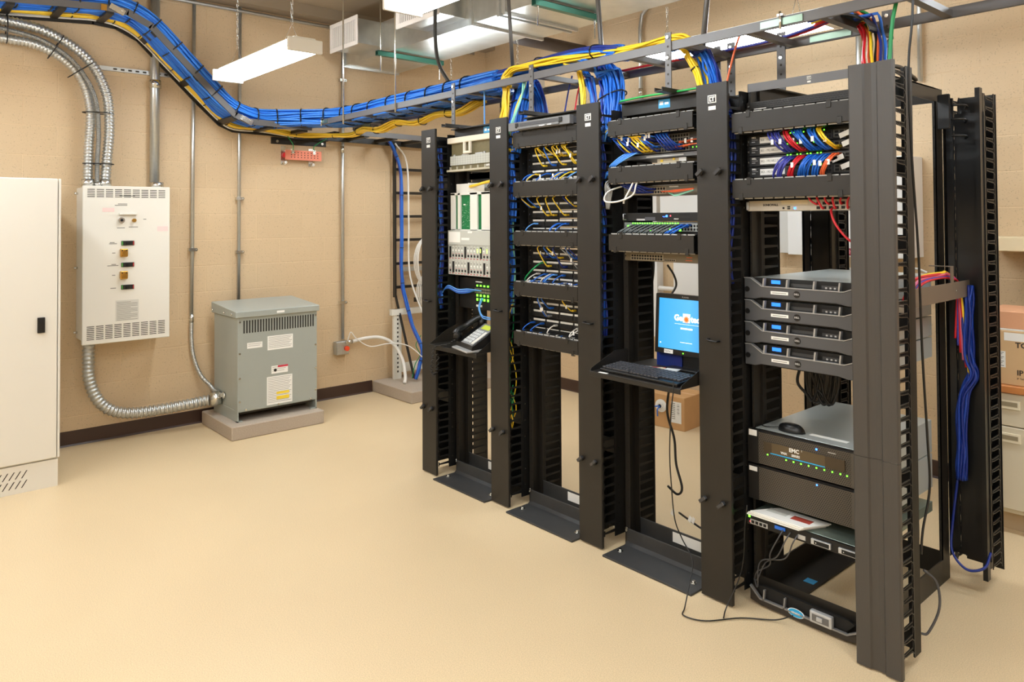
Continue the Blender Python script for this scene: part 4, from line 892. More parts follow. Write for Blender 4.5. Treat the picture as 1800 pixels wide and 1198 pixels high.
b.build('lower_lip', t); text('corning', .022, (cx+.115, 2.736, 1.893), PAPER, 'lettering', t, bold=.0012)
t = unit('media_converter', 'small black box recessed under the beige fibre enclosure', 'network device', cx+.04, 1.815, 1.855, .2, ears=False, w=.3, yf=2.83)
MB(PAPER).box(cx-.06, cx-.02, 2.8285, 2.83, 1.832, 1.835).build('white_print', t)
t = thing('card_chassis', 'white telecom card chassis with green circuit cards and rows of red-marked ports', 'network device', (cx, 2.74, 1.235))
WC = mat('chassis_white', (226, 224, 216), .45); GC = mat('chassis_grey', (190, 192, 184), .45)
MB(WC).box(cx-.222, cx+.222, 2.86, 3.05, 1.24, 1.735).build('rear_shell', t)
b = MB(WC)
for a, c in ((-.250, -.205), (-.178, -.152), (-.055, .015), (.055, .243)): b.box(cx+a, cx+c, 2.752, 2.764, 1.506, 1.735)
b.box(cx-.25, cx+.243, 2.752, 2.86, 1.722, 1.737).box(cx-.25, cx+.243, 2.752, 2.86, 1.500, 1.512); b.build('bay_frame', t, .001)
PCB = mat('pcb_green', (22, 118, 66), .35, noise=.35, nscale=90)
b = MB(PCB).box(cx-.207, cx+.10, 2.766, 2.770, 1.512, 1.722); b.use(PAPER)
for i in range(60): x = cx-.15+rnd.random()*.09; z = 1.52+rnd.random()*.16; b.box(x, x+.003, 2.7650, 2.766, z, z+.0015)
b.box(cx-.135, cx-.115, 2.7650, 2.766, 1.66, 1.667); b.build('circuit_card', t)
MB(GC).box(cx-.255, cx+.245, 2.735, 2.789, 1.415, 1.506).use(GT).box(cx-.255, cx+.245, 2.7345, 2.735, 1.419, 1.4205).build('label_band', t, .001)
MB(PAPER).box(cx-.243, cx-.130, 2.7338, 2.735, 1.432, 1.497).build('paper_label', t); MB(PAPER).box(cx-.118, cx-.04, 2.7338, 2.735, 1.448, 1.462).build('paper_label', t); MB(PAPER).box(cx-.055, cx-.01, 2.7338, 2.735, 1.49, 1.502).build('paper_label', t)
MB(GC).box(cx-.255, cx+.245, 2.737, 2.789, 1.235, 1.415).build('card_cage', t, .001)
RM = mat('mark_crimson', (176, 50, 62), .5)
for r_, zz in enumerate((1.33, 1.238)):
    b = MB(GC); n = 16
    for i in range(n):
        x = cx-.248+i*.0302
        b.use(GT).box(x-.0008, x, 2.7362, 2.737, zz, zz+.085)
        b.use(RM).box(x+.006, x+.018, 2.7362, 2.737, zz+.034, zz+.037).box(x+.006, x+.016, 2.7362, 2.737, zz+.003, zz+.009)
        if (i*7+r_*3) % 5 == 0: b.use(BLKD).box(x+.006, x+.024, 2.7355, 2.737, zz+.01, zz+.078)
        else:
            b.use(SLOT).box(x+.007, x+.021, 2.7358, 2.737, zz+.015, zz+.03); b.use(PAPER).box(x+.006, x+.018, 2.7355, 2.737, zz+.05, zz+.058)
            b.use(KCOR).box(x+.009, x+.013, 2.7358, 2.737, zz+.066, zz+.072)
        if r_ == 0 and i in (9, 10, 12, 14): b.use(mat('led_lime', (200, 255, 90), .4, emit=2)).box(x+.008, x+.014, 2.735, 2.737, zz+.045, zz+.068)
    b.build('card_row', t)
b = thing('splice_tray', 'small white plastic tray lying on the card chassis, with a yellow fibre tube', 'tray', (cx-.1, 2.8, 1.737))
MB(WC).box(cx-.213, cx+.06, 2.77, 2.86, 1.738, 1.742).box(cx-.213, cx+.06, 2.77, 2.773, 1.742, 1.792).box(cx-.213, cx-.208, 2.773, 2.86, 1.742, 1.792).box(cx-.09, cx-.08, 2.765, 2.86, 1.742, 1.795).box(cx-.213, cx+.06, 2.857, 2.86, 1.742, 1.792).build('tray_body', b, .001)
cable([(cx-.07, 2.765, 1.772), (cx+.03, 2.74, 1.778), (cx+.13, 2.73, 1.79), (cx+.22, 2.74, 1.80), (cx+.27, 2.76, 1.80)], .0085, YEL, 'fat yellow fibre tube leaving the small white tray toward the manager')
# green lit switch lower in rack one
t = thing('led_switch', 'black upright network module full of bright green lights above the desk phone', 'network device', (cx+.06, 2.79, 1.05))
MB(BLKD).box(cx-.222, cx+.222, 2.80, 3.02, 1.03, 1.215).build('chassis', t)
b = MB(GLED)
for i in range(4):
    for z, h in ((1.168, .009), (1.082, .014), (1.108, .012)): b.box(cx-.052+i*.034, cx-.040+i*.034, 2.797, 2.80, z, z+h)
b.box(cx+.135, cx+.15, 2.797, 2.80, 1.165, 1.18); b.build('green_lights', t)
ports(t, cx-.07, cx+.09, 2.80, 1.125, 1.16, 10, 2, m=mat('port_grey', (130, 134, 110), .5)); MB(PAPER).box(cx-.055, cx-.033, 2.797, 2.80, 1.045, 1.057).box(cx-.02, cx+.0, 2.797, 2.80, 1.045, 1.057).box(cx-.06, cx+.0, 2.797, 2.80, 1.192, 1.198).build('white_tag', t)
for i in range(6):
    cable([(MX[0][1]-.03+.004*i, 2.715, 1.04+.02*i), (MX[0][1]-.02, 2.71, 1.12), (MX[0][1]+.03, 2.72, 1.150+.003*i), (cx-.16, 2.74, 1.125+.004*i), (cx-.09, 2.765, 1.13+.004*i), (cx-.06+.012*i, 2.794, 1.143)], .0038, [BLUE, DBLUE, LBLUE][i % 3], 'blue cord sweeping from the leftmost manager to the green-lit module', name='patch_cable', group='blue cords to the green-lit module', cat='patch cord')
for i in range(2):
    cable([(cx+.0+.01*i, 2.796, 1.10), (cx+.015+.01*i, 2.76, 1.05), (cx+.07, 2.74, 1.0+.01*i), (cx+.15, 2.72, .995+.01*i), (cx+.24, 2.72, 1.0)], .0035, LBLUE, 'pale blue cord looping under the green-lit module', name='patch_cable', group='pale blue cords under the green-lit module', cat='patch cord')
# phone shelf and phone
s = thing('shelf', 'black cantilever rack shelf carrying the desk phone', 'shelf', (cx, 2.7, .81))
x0, x1 = cx-.225, cx+.235
MB(BLK).box(x0, x1, 2.565, 2.79, .823, .827).box(x0, x1, 2.565, 2.569, .800, .823).build('deck', s, .001)
for x in (x0, x1-.003): MB(BLK).prism([(2.57, .827), (2.79, .827), (2.79, .93), (2.70, .90), (2.58, .832)], 'x', x, x+.003).build('side_bracket', s)
ph = thing('desk_phone', 'black and silver office desk phone with handset, on the shelf of the first rack', 'telephone', (cx+.06, 2.68, .827))
ang = math.radians(-14); PR = Matrix.Rotation(ang, 3, 'Z'); PO = V((cx+.115, 2.665, .828))
def pp(a, b_, c): return PO+PR@V((a, b_, c))
def slab(mb, a0, a1, b0, b1, zf0, zb0, zf1, zb1):   # local x range, y range, bottom/top heights front and back
    vs = [pp(a0,b0,zf0), pp(a1,b0,zf0), pp(a1,b1,zb0), pp(a0,b1,zb0), pp(a0,b0,zf1), pp(a1,b0,zf1), pp(a1,b1,zb1), pp(a0,b1,zb1)]
    return mb.raw(vs, [(0,3,2,1),(4,5,6,7),(0,1,5,4),(1,2,6,5),(2,3,7,6),(3,0,4,7)])
slab(MB(SILV), -.10, .115, -.115, .05, 0, 0, .010, .03).build('base', ph, .003)
slab(MB(PLA), -.105, .115, -.085, .08, .008, .02, .035, .135).build('body', ph, .005, 2)
def onface(a, b_, h=0): f = (b_+.085)/.165; return (.035+(.135-.035)*f)+h
def facebox(mb, a0, a1, b0, b1, h): return slab(mb, a0, a1, b0, b1, onface(a0, b0), onface(a0, b1), onface(a0, b0, h), onface(a0, b1, h))
facebox(MB(mat('phone_grey', (134, 136, 138), .4)), -.045, .108, -.078, .074, .003).build('face', ph)
facebox(MB(mat('lcd_green', (176, 186, 60), .3, emit=.35)), -.02, .085, .035, .064, .0045).build('lcd_screen', ph)
for i in range(4):
    for j in range(5):
        facebox(MB(mat('key_light', (214, 216, 216), .4)), -.035+i*.026, -.018+i*.026, -.068+j*.019, -.056+j*.019, .007).build('key', ph)
facebox(MB(WC), .075, .102, -.07, .02, .005).build('label_strip', ph)
hp = smooth_path([pp(-.095, -.085, .075), pp(-.100, -.07, .098), pp(-.105, -.02, .120), pp(-.100, .03, .150), pp(-.095, .07, .165), pp(-.09, .085, .150)], 6)
hs = MB(PLA).tube(hp, .02, 12, rf=lambda q_: .018+.013*(abs(2*q_-1)**3)); hs.cyl(pp(-.095, -.08, .055), pp(-.095, -.078, .09), .026, 14).cyl(pp(-.09, .078, .12), pp(-.09, .076, .155), .026, 14); hs.build('handset', ph)
co = []; base = smooth_path([pp(-.10, -.10, .045), pp(-.115, -.13, .02), (cx-.135, 2.55, .82), (cx-.15, 2.545, .76), (cx-.165, 2.545, .69), (cx-.15, 2.55, .655), (cx-.13, 2.56, .70), (cx-.125, 2.56, .78)], 14)
for i, p in enumerate(base): a_ = i*1.15; co.append(p+V((.008*math.cos(a_), .008*math.sin(a_), 0)))
MB(KCOR).tube(smooth_path(co[::1], 3), .0028, 5).build('coiled_cord', ph)
# ---------------------------------------------------------------- rack 2 : sliding tray and patch panels
cx = RC[1]
t = thing('fiber_tray', 'grey sliding fibre panel tilted forward at the top of the second rack', 'fibre panel', (cx, 2.65, 2.05))
GP = mat('panel_grey', (108, 108, 108), .4)
MB(GP).box(cx-.225, cx+.225, 2.66, 2.95, 2.055, 2.085).build('tray', t)
b = MB(GP).box(cx-.232, cx+.232, 2.630, 2.66, 2.048, 2.092)
b.use(mat('panel_grey_dark', (66, 66, 68), .4)).box(cx-.14, cx+.15, 2.628, 2.630, 2.066, 2.084).use(GP).box(cx-.15, cx+.16, 2.622, 2.630, 2.052, 2.064); b.build('front_bezel', t, .003)
for xx in (cx-.16, cx+.17): MB(BLKD).box(xx-.012, xx+.012, 2.624, 2.630, 2.062, 2.086).build('latch', t, .002)
MB(PAPER).box(cx+.02, cx+.06, 2.6212, 2.622, 2.054, 2.058).box(cx+.08, cx+.11, 2.6212, 2.622, 2.054, 2.058).build('printed_name', t)
PPORTS = {}
zones = [('upper', (1.923, 1.878, 1.834, 1.791)), ('second', (1.657, 1.612, 1.566, 1.520)), ('third', (1.387, 1.340, 1.294, 1.252)), ('lowest', (1.117, 1.073, 1.026, .979))]
STRIP = mat('label_strip', (226, 224, 216), .5)
order = ('top', 'second', 'third', 'bottom')
for zn, zs in zones:
    for k, z in enumerate(zs):
        t = unit('patch_bay', 'black patch panel, %s of the four in the %s block of the second rack' % (order[k], zn), 'patch panel', cx, z-.034, z+(.026 if k == 0 else .0085), .03, yf=2.782, w=.446, group='patch panels of the second rack')
        for g in range(4):
            a = cx-.200+g*.104
            MB(STRIP).box(a, a+.090, 2.7795, 2.782, z-.0055, z+.0045).build('label_strip', t)
            ports(t, a+.002, a+.088, 2.782, z-.028, z-.010, 6, 1, name='port_block')
            for i in range(6): PPORTS.setdefault(zn, []).append((a+.009+i*.0143, z-.018, k))
# ---------------------------------------------------------------- rack 3
cx = RC[2]
SWG = mat('switch_beige', (132, 128, 116), .45); SWD = mat('switch_dark', (58, 56, 52), .45); SILB = mat('silver_box', (196, 196, 192), .35, .3)
t = unit('network_switch', 'upper beige and dark network switch stuffed with blue and yellow cords, third rack', 'network switch', cx, 1.918, 1.961, .25, m=SWD, group='network switches of the third rack')
ports(t, cx-.21, cx+.15, 2.770, 1.922, 1.955, 24, 2, back=SWG)
t2 = unit('network_switch', 'second network switch from the top in the third rack, also full of cords', 'network switch', cx, 1.874, 1.917, .25, m=SWD, group='network switches of the third rack')
ports(t2, cx-.21, cx+.15, 2.770, 1.878, 1.911, 24, 2, back=SWG); leds(t2, [(cx+.17, 1.89), (cx+.19, 1.89)], GLED, 2.770)
t = unit('rack_shelf_box', 'thin grey metal unit between the cord-filled switches and the manager below', 'network device', cx, 1.852, 1.872, .25, m=GP, group=None)
MB(SILB).box(cx-.09, cx+.12, 2.7685, 2.770, 1.858, 1.864).build('light_strip', t)
t = thing('transceiver_tray', 'cream module tray with yellow and white tags behind the middle manager of the third rack', 'network device', (cx+.02, 2.8, 1.82))
MB(mat('tan_tray', (190, 176, 146), .5)).box(cx-.04, cx+.11, 2.785, 2.95, 1.822, 1.850).build('tray_body', t); MB(YEL).box(cx-.02, cx-.005, 2.783, 2.785, 1.835, 1.845).box(cx+.05, cx+.062, 2.783, 2.785, 1.840, 1.850).build('yellow_tag', t); MB(PAPER).box(cx+.085, cx+.125, 2.782, 2.785, 1.832, 1.850).build('white_tag', t)
t = unit('network_switch', 'beige network switch with orange fibre cords, middle of the third rack', 'network switch', cx, 1.684, 1.727, .25, m=SWG, group='network switches of the third rack')
ports(t, cx-.17, cx+.02, 2.770, 1.688, 1.718, 12, 2, back=mat('port_tan', (170, 160, 140), .5)); MB(PAPER).box(cx+.04, cx+.09, 2.7692, 2.770, 1.715, 1.721).build('white_print', t)
t = unit('rack_server', 'black one-unit server with a blue light, above the green-lit switch', 'server', cx, 1.560, 1.600, .35, yf=2.755)
b = MB(SLOT).box(cx+.10, cx+.16, 2.754, 2.755, 1.586, 1.594).box(cx+.10, cx+.16, 2.754, 2.755, 1.566, 1.574); b.build('drive_slots', t)
MB(SILV).box(cx-.14, cx-.09, 2.754, 2.755, 1.564, 1.572).use(mat('vent_grey', (74, 76, 82), .5)).box(cx-.09, cx-.03, 2.754, 2.755, 1.564, 1.580).build('vent_panel', t)
leds(t, [(cx+.035, 1.584)], BLED, 2.755, .0045, 'blue_light'); leds(t, [(cx+.056, 1.585)], RLED, 2.755, .0025, 'red_light'); leds(t, [(cx+.015, 1.582), (cx+.021, 1.58), (cx+.026, 1.582)], BLED, 2.755, .0012)
MB(SILV).tube([(cx-.205, 2.755, 1.568), (cx-.205, 2.735, 1.568), (cx-.205, 2.735, 1.594), (cx-.205, 2.755, 1.594)], .003, 6).build('handle', t)
text('PRIVA', .010, (cx+.075, 2.7545, 1.570), PAPER, 'lettering', t).name = 'lettering'
t = unit('network_switch', 'network switch glowing with green lights above the lowest manager of the third rack', 'network switch', cx, 1.513, 1.556, .25, m=mat('switch_silver', (150, 156, 160), .4), group='network switches of the third rack')
ports(t, cx-.185, cx+.2, 2.770, 1.516, 1.546, 24, 2, back=mat('port_silver', (190, 194, 190), .4)); leds(t, [(cx-.175+i*.0145, 1.551) for i in range(19)], GLED, 2.770, .0026); leds(t, [(cx-.2, 1.536), (cx-.07, 1.52), (cx+.045, 1.522), (cx+.1, 1.52)], GLED, 2.7655, .004)
t = unit('network_switch', 'tan network switch with empty ports just below the lowest manager of the third rack', 'network switch', cx, 1.372, 1.415, .25, m=mat('switch_tan', (122, 112, 92), .45), group='network switches of the third rack')
ports(t, cx-.185, cx+.0, 2.770, 1.378, 1.404, 12, 2, back=mat('port_tan', (170, 160, 140), .5)); ports(t, cx+.01, cx+.07, 2.770, 1.378, 1.386, 6, 1, back=mat('port_tan', (0,0,0))); MB(ORG).box(cx+.13, cx+.16, 2.7692, 2.770, 1.396, 1.399).box(cx+.125, cx+.16, 2.7692, 2.770, 1.383, 1.386).build('orange_print', t)
# monitor, keyboard shelf
s = thing('keyboard_shelf', 'black cantilever shelf holding the monitor and keyboard in the third rack', 'shelf', (cx, 2.65, .86))
x0, x1 = -2.345, -1.840
MB(BLK).box(x0, x1, 2.525, 2.79, .868, .873).box(x0, x1, 2.525, 2.529, .850, .868).build('deck', s, .001)
MB(BLK).box(x0+.01, x1-.01, 2.79, 2.98, .868, .873).build('rear_deck', s)
for x in (x0, x1-.003): MB(BLK).prism([(2.53, .873), (2.79, .873), (2.79, .945), (2.70, .945), (2.535, .885)], 'x', x, x+.003).build('side_bracket', s)
MB(PAPER).box(x0+.05, x0+.10, 2.5275, 2.545, .873, .8737).build('paper_label', s)
mo = thing('monitor', 'small black flat-panel monitor showing a blue log-in screen', 'monitor', (-2.04, 2.86, .873))
lean = .06
def mq(x, z, y=0): return V((x, 2.835+y+(z-.94)*lean, z))
def mslab(mb, xa_, xb_, za, zb, ya, yb): 
    vs = [mq(xa_,za,ya), mq(xb_,za,ya), mq(xb_,za,yb), mq(xa_,za,yb), mq(xa_,zb,ya), mq(xb_,zb,ya), mq(xb_,zb,yb), mq(xa_,zb,yb)]
    return mb.raw(vs, [(0,3,2,1),(4,5,6,7),(0,1,5,4),(1,2,6,5),(2,3,7,6),(3,0,4,7)])
mslab(MB(PLA), -2.212, -1.862, .940, 1.218, 0, .035).build('housing', mo, .004, 2)
scr = bpy.data.materials.new('screen_blue'); scr.use_nodes = True; nt = scr.node_tree; bb = nt.nodes['Principled BSDF']
g1 = nt.nodes.new('ShaderNodeTexCoord'); sx = nt.nodes.new('ShaderNodeSeparateXYZ'); rp = nt.nodes.new('ShaderNodeValToRGB'); nt.links.new(g1.outputs['Generated'], sx.inputs[0]); nt.links.new(sx.outputs[0], rp.inputs[0])
rp.color_ramp.elements[0].color = (*lin((56, 168, 232)), 1); rp.color_ramp.elements[1].color = (*lin((42, 140, 220)), 1); rp.color_ramp.elements.new(.55).color = (*lin((90, 184, 238)), 1)
bb.inputs['Base Color'].default_value = (0, 0, 0, 1); bb.inputs['Roughness'].default_value = .25; nt.links.new(rp.outputs[0], bb.inputs['Emission Color']); bb.inputs['Emission Strength'].default_value = .95
mslab(MB(scr), -2.190, -1.884, .966, 1.198, -.001, 0).build('screen', mo)
UIW = mat('ui_white', (240, 248, 255), .5, emit=.9)
NR = Matrix(((1,0,0),(0,0,-1),(0,1,0)))
def mt(s_, size, x, z, m, nm='screen_text', bold=0): return text(s_, size, mq(x, z, -.0018), m, nm, mo, NR, 'LEFT', bold, ext=.0002)
mt('Ge', .038, -2.102, 1.112, UIW, bold=.0018); mt('tec', .038, -2.010, 1.110, UIW, bold=.0018)
mslab(MB(UIW), -2.053, -2.014, 1.094, 1.134, -.0022, -.001).build('logo_square', mo)
sb = MB(mat('ui_orange', (240, 110, 50), .5, emit=.9)); c0 = mq(-2.0335, 1.108, -.003)
for i in range(12):
    a_ = math.pi*2*i/12; sb.obox(c0+V((math.cos(a_)*.008, 0, math.sin(a_)*.008)), V((math.cos(a_)*.008, 0, math.sin(a_)*.008)), V((0, .0004, 0)), V((-math.sin(a_)*.0022, 0, math.cos(a_)*.0022)))
sb.cyl(c0+V((0, -.0004, 0)), c0+V((0, .0004, 0)), .0055, 12); sb.build('logo_sunburst', mo)
mslab(MB(UIW), -2.098, -1.93, 1.0845, 1.0855, -.002, -.001).build('rule_line', mo); mslab(MB(UIW), -2.065, -2.0, 1.062, 1.069, -.002, -.001).build('password_field', mo)
mslab(MB(UIW), -2.065, -2.0, 1.001, 1.003, -.002, -.001).build('caption_line', mo); mslab(MB(UIW), -2.18, -2.174, .987, .993, -.002, -.001).build('corner_icon', mo)
text('PLANAR', .010, mq(-2.062, 1.208, -.0008), SILV, 'lettering', mo, NR, ext=.0003)
mslab(MB(PAPER), -2.155, -2.105, .944, .962, -.0015, 0).build('white_sticker', mo); text('GeoTec', .010, mq(-2.151, .953, -.0022), GT, 'lettering', mo, NR, ext=.0003)
leds(mo, [(-2.047, .953)], GLED, 2.834, .0022, 'power_light')
MB(mat('navy_plastic', (20, 44, 122), .3)).box(-2.225, -2.08, 2.870, 2.885, .873, .99).build('blue_stand_panel', mo); MB(PLA).box(-2.10, -1.97, 2.875, 2.90, .873, 1.0).box(-2.14, -1.94, 2.82, 2.94, .873, .882).build('stand', mo, .003)
k = thing('keyboard', 'black computer keyboard lying across the front of the shelf', 'keyboard', (-2.07, 2.62, .873))
KO = V((-2.085, 2.628, .874)); KRm = Matrix.Rotation(math.radians(-2), 3, 'Z')
def kbox(mb, a0, a1, b0, b1, c0_, c1):
    f = lambda a, b_, c: KO+KRm@V((a, b_, c+(b_+.08)*.07))
    return mb.raw([f(a0,b0,c0_), f(a1,b0,c0_), f(a1,b1,c0_), f(a0,b1,c0_), f(a0,b0,c1), f(a1,b0,c1), f(a1,b1,c1), f(a0,b1,c1)], [(0,3,2,1),(4,5,6,7),(0,1,5,4),(1,2,6,5),(2,3,7,6),(3,0,4,7)])
kbox(MB(PLA), -.222, .222, -.08, .078, 0, .014).build('case', k, .004, 2)
KEY = mat('key_black', (62, 62, 66), .4)
for j, cols in enumerate((15, 21, 21, 21, 21, 20)):
    kb = MB(KEY)
    for i in range(cols if j else 12):
        w_ = .0195 if j else .0195; a = -.214+i*.0203 if j else (-.214+i*.0203 if i < 4 else -.214+(i+4)*.0203)
        if j == 0 and i == 3: kbox(kb, a, a+.095, -.068, -.053, .014, .021); continue
        kbox(kb, a, a+.0172, -.068+j*.0215, -.053+j*.0215, .014, .021)
    kb.build('key_row', k, .001)
c = thing('card_stack', 'small pile of paper cards and notes behind the keyboard', 'papers', (-2.17, 2.77, .873))
for i, (a, m) in enumerate(((.1, PAPER), (.5, mat('card_red', (196, 60, 66), .5)), (-.3, mat('card_cream', (226, 210, 170), .5)), (.25, PAPER))):
    e1 = V((math.cos(a), math.sin(a), 0))*(.045-.004*i); e2 = V((-math.sin(a), math.cos(a), 0))*.022
    MB(m).obox((-2.20+.045*i, 2.775-.012*(i == 2), .876+.003*i), e1, e2, V((0, 0, .001))).build('card', c)
cable([(-1.855, 2.50, .905), (-1.850, 2.49, .86), (-1.868, 2.50, .78), (-1.90, 2.53, .6), (-1.915, 2.56, .45), (-1.93, 2.60, .30), (-1.91, 2.62, .22), (-1.85, 2.61, .15), (-1.835, 2.57, .08), (-1.81, 2.50, .01), (-1.78, 2.45, .006), (-1.70, 2.48, .006), (-1.62, 2.60, .006), (-1.52, 2.68, .01), (-1.45, 2.69, .05)], .0026, KCOR, 'thin black cable dangling from the keyboard shelf down to the floor')
cable([(-2.215, 2.95, .87), (-2.23, 2.97, .75), (-2.25, 2.98, .62), (-2.21, 2.98, .5), (-2.20, 2.98, .38), (-2.16, 2.97, .28), (-2.18, 2.96, .245), (-2.25, 2.98, .26)], .006, KCOR, 'thicker black cable hanging in an S behind the keyboard shelf')
cable([(-2.18, 2.90, 1.35), (-2.165, 2.93, 1.30), (-2.16, 2.94, 1.25), (-2.18, 2.92, 1.20)], .005, KCOR, 'short black cable rising behind the top edge of the monitor')
cable([(-2.2, 3.0, .14), (-2.1, 2.95, .145), (-2.0, 2.92, .14), (-1.93, 2.94, .135), (-1.86, 2.93, .15), (-1.80, 2.93, .2)], .005, KCOR, 'black cable with white tags lying along the base of the third rack')
for i, (x, z) in enumerate(((-2.19, .15), (-2.09, .148), (-2.07, .148), (-2.0, .145), (-1.88, .155))):
    tag(MB(PAPER).obox((x, 2.935-.002*i, z+.012), V((.007, 0, -.004)), V((0, .001, 0)), V((.005, 0, .013))).build('cable_tag'), 'white paper flag tag on the cable at the base of the third rack', 'tag', 'white flag tags at the base of the third rack')
# ---------------------------------------------------------------- rack 4
cx = RC[3]
t = unit('perforated_blank', 'perforated black blank panel at the very top of the fourth rack', 'panel', cx, 2.022, 2.056, .2, m=BLK, yf=2.782)
b = MB(SLOT)
for r_ in range(3):
    for i in range(34): b.box(cx-.20+i*.012+(.006 if r_ % 2 else 0), cx-.192+i*.012+(.006 if r_ % 2 else 0), 2.7812, 2.782, 2.030+r_*.008, 2.033+r_*.008)
b.use(PAPER).box(cx-.205, cx-.15, 2.7812, 2.782, 2.0235, 2.0265); b.build('perforations', t)
labs = ('SK0 - 192.168.2.254', 'SK1 - 192.168.2.254', 'SK2 - 192.168.2.254', 'SK3 - 192.168.2.254')
zs4 = (1.8705, 1.8275, 1.784, 1.740)
SWK = mat('switch_black', (30, 31, 33), .4)
for k_ in range(4):
    z0 = zs4[k_]
    t = unit('network_switch', 'black network switch labelled SK%d, %s of four in the fourth rack' % (k_, order[k_]), 'network switch', cx, z0, z0+.042, .3, m=SWK, yf=2.765, group='labelled switches of the fourth rack')
    MB(PAPER).box(cx-.17, cx-.062, 2.764, 2.765, z0+.008, z0+.033).build('label_tape', t)
    text(labs[k_], .0128, (cx-.167, 2.7638, z0+.0205), GT, 'lettering', t, sx=.82)
    text('DELL', .009, (cx-.207, 2.7645, z0+.033), PAPER, 'lettering', t, bold=.0004)
    MB(SILV).box(cx-.207, cx-.18, 2.7642, 2.765, z0+.023, z0+.0245).box(cx-.207, cx-.192, 2.7642, 2.765, z0+.014, z0+.017).build('small_print', t)
    ports(t, cx-.055, cx+.13, 2.765, z0+.006, z0+.036, 14, 2, back=mat('port_dark', (50, 50, 52), .4)); leds(t, [(cx-.05+i*.0137, z0+.039) for i in range(12) if (i*5+k_) % 3] + [(cx+.15, z0+.028), (cx+.165, z0+.012), (cx+.185, z0+.030), (cx+.21, z0+.012), (cx+.21, z0+.03)], GLED, 2.765, .0022)
    ports(t, cx+.14, cx+.22, 2.765, z0+.008, z0+.034, 4, 2, back=mat('port_mid', (90, 88, 80), .4))
# firewall
t = unit('firewall', 'pale silver firewall with glowing blue light and red cords, fourth rack', 'firewall', cx, 1.601, 1.644, .33, m=mat('firewall_silver', (196, 188, 172), .4), body=mat('firewall_shell', (205, 204, 200), .35, .3), yf=2.758)
text('SONICWALL', .013, (cx-.155, 2.7575, 1.625), KCOR, 'lettering', t, sx=.9, bold=.0004)
MB(SILV).box(cx-.225, cx-.216, 2.745, 2.758, 1.605, 1.640).build('handle', t, .002); MB(mat('label_tan', (214, 200, 168), .5)).box(cx-.075, cx+.035, 2.757, 2.758, 1.626, 1.643).build('label_tape', t)
b = MB(SLOT).box(cx-.07, cx-.062, 2.757, 2.758, 1.608, 1.616).box(cx-.05, cx-.038, 2.757, 2.758, 1.607, 1.612).box(cx-.05, cx-.038, 2.757, 2.758, 1.614, 1.619)
for i in range(5): b.box(cx+.07+i*.024, cx+.084+i*.024, 2.757, 2.758, 1.606, 1.617).box(cx+.07+i*.024, cx+.084+i*.024, 2.757, 2.758, 1.623, 1.634)
b.build('port_block', t); leds(t, [(cx-.018, 1.611)], BLED, 2.758, .004, 'blue_light')
cable([(cx+.135, 2.752, 1.61), (cx+.14, 2.73, 1.595), (cx+.16, 2.72, 1.55), (cx+.20, 2.72, 1.50), (cx+.24, 2.73, 1.47), (cx+.28, 2.76, 1.46)], .0045, RED, 'red cord curving down to the right below the firewall', name='patch_cable', cat='patch cord')
for i in range(6):
    x = cx+.075+.024*i
    cable([(x, 2.757, 1.628-.016*(i % 2)), (x+.005, 2.735, 1.625-.016*(i % 2)), (x-.01+.004*i, 2.725, 1.637), (x-.02+.008*i, 2.725, 1.655), (x-.02+.008*i, 2.73, 1.68)], .0042, RED, 'short red cord plugged into the right half of the firewall', name='patch_cable', group='red cords at the firewall', cat='patch cord')
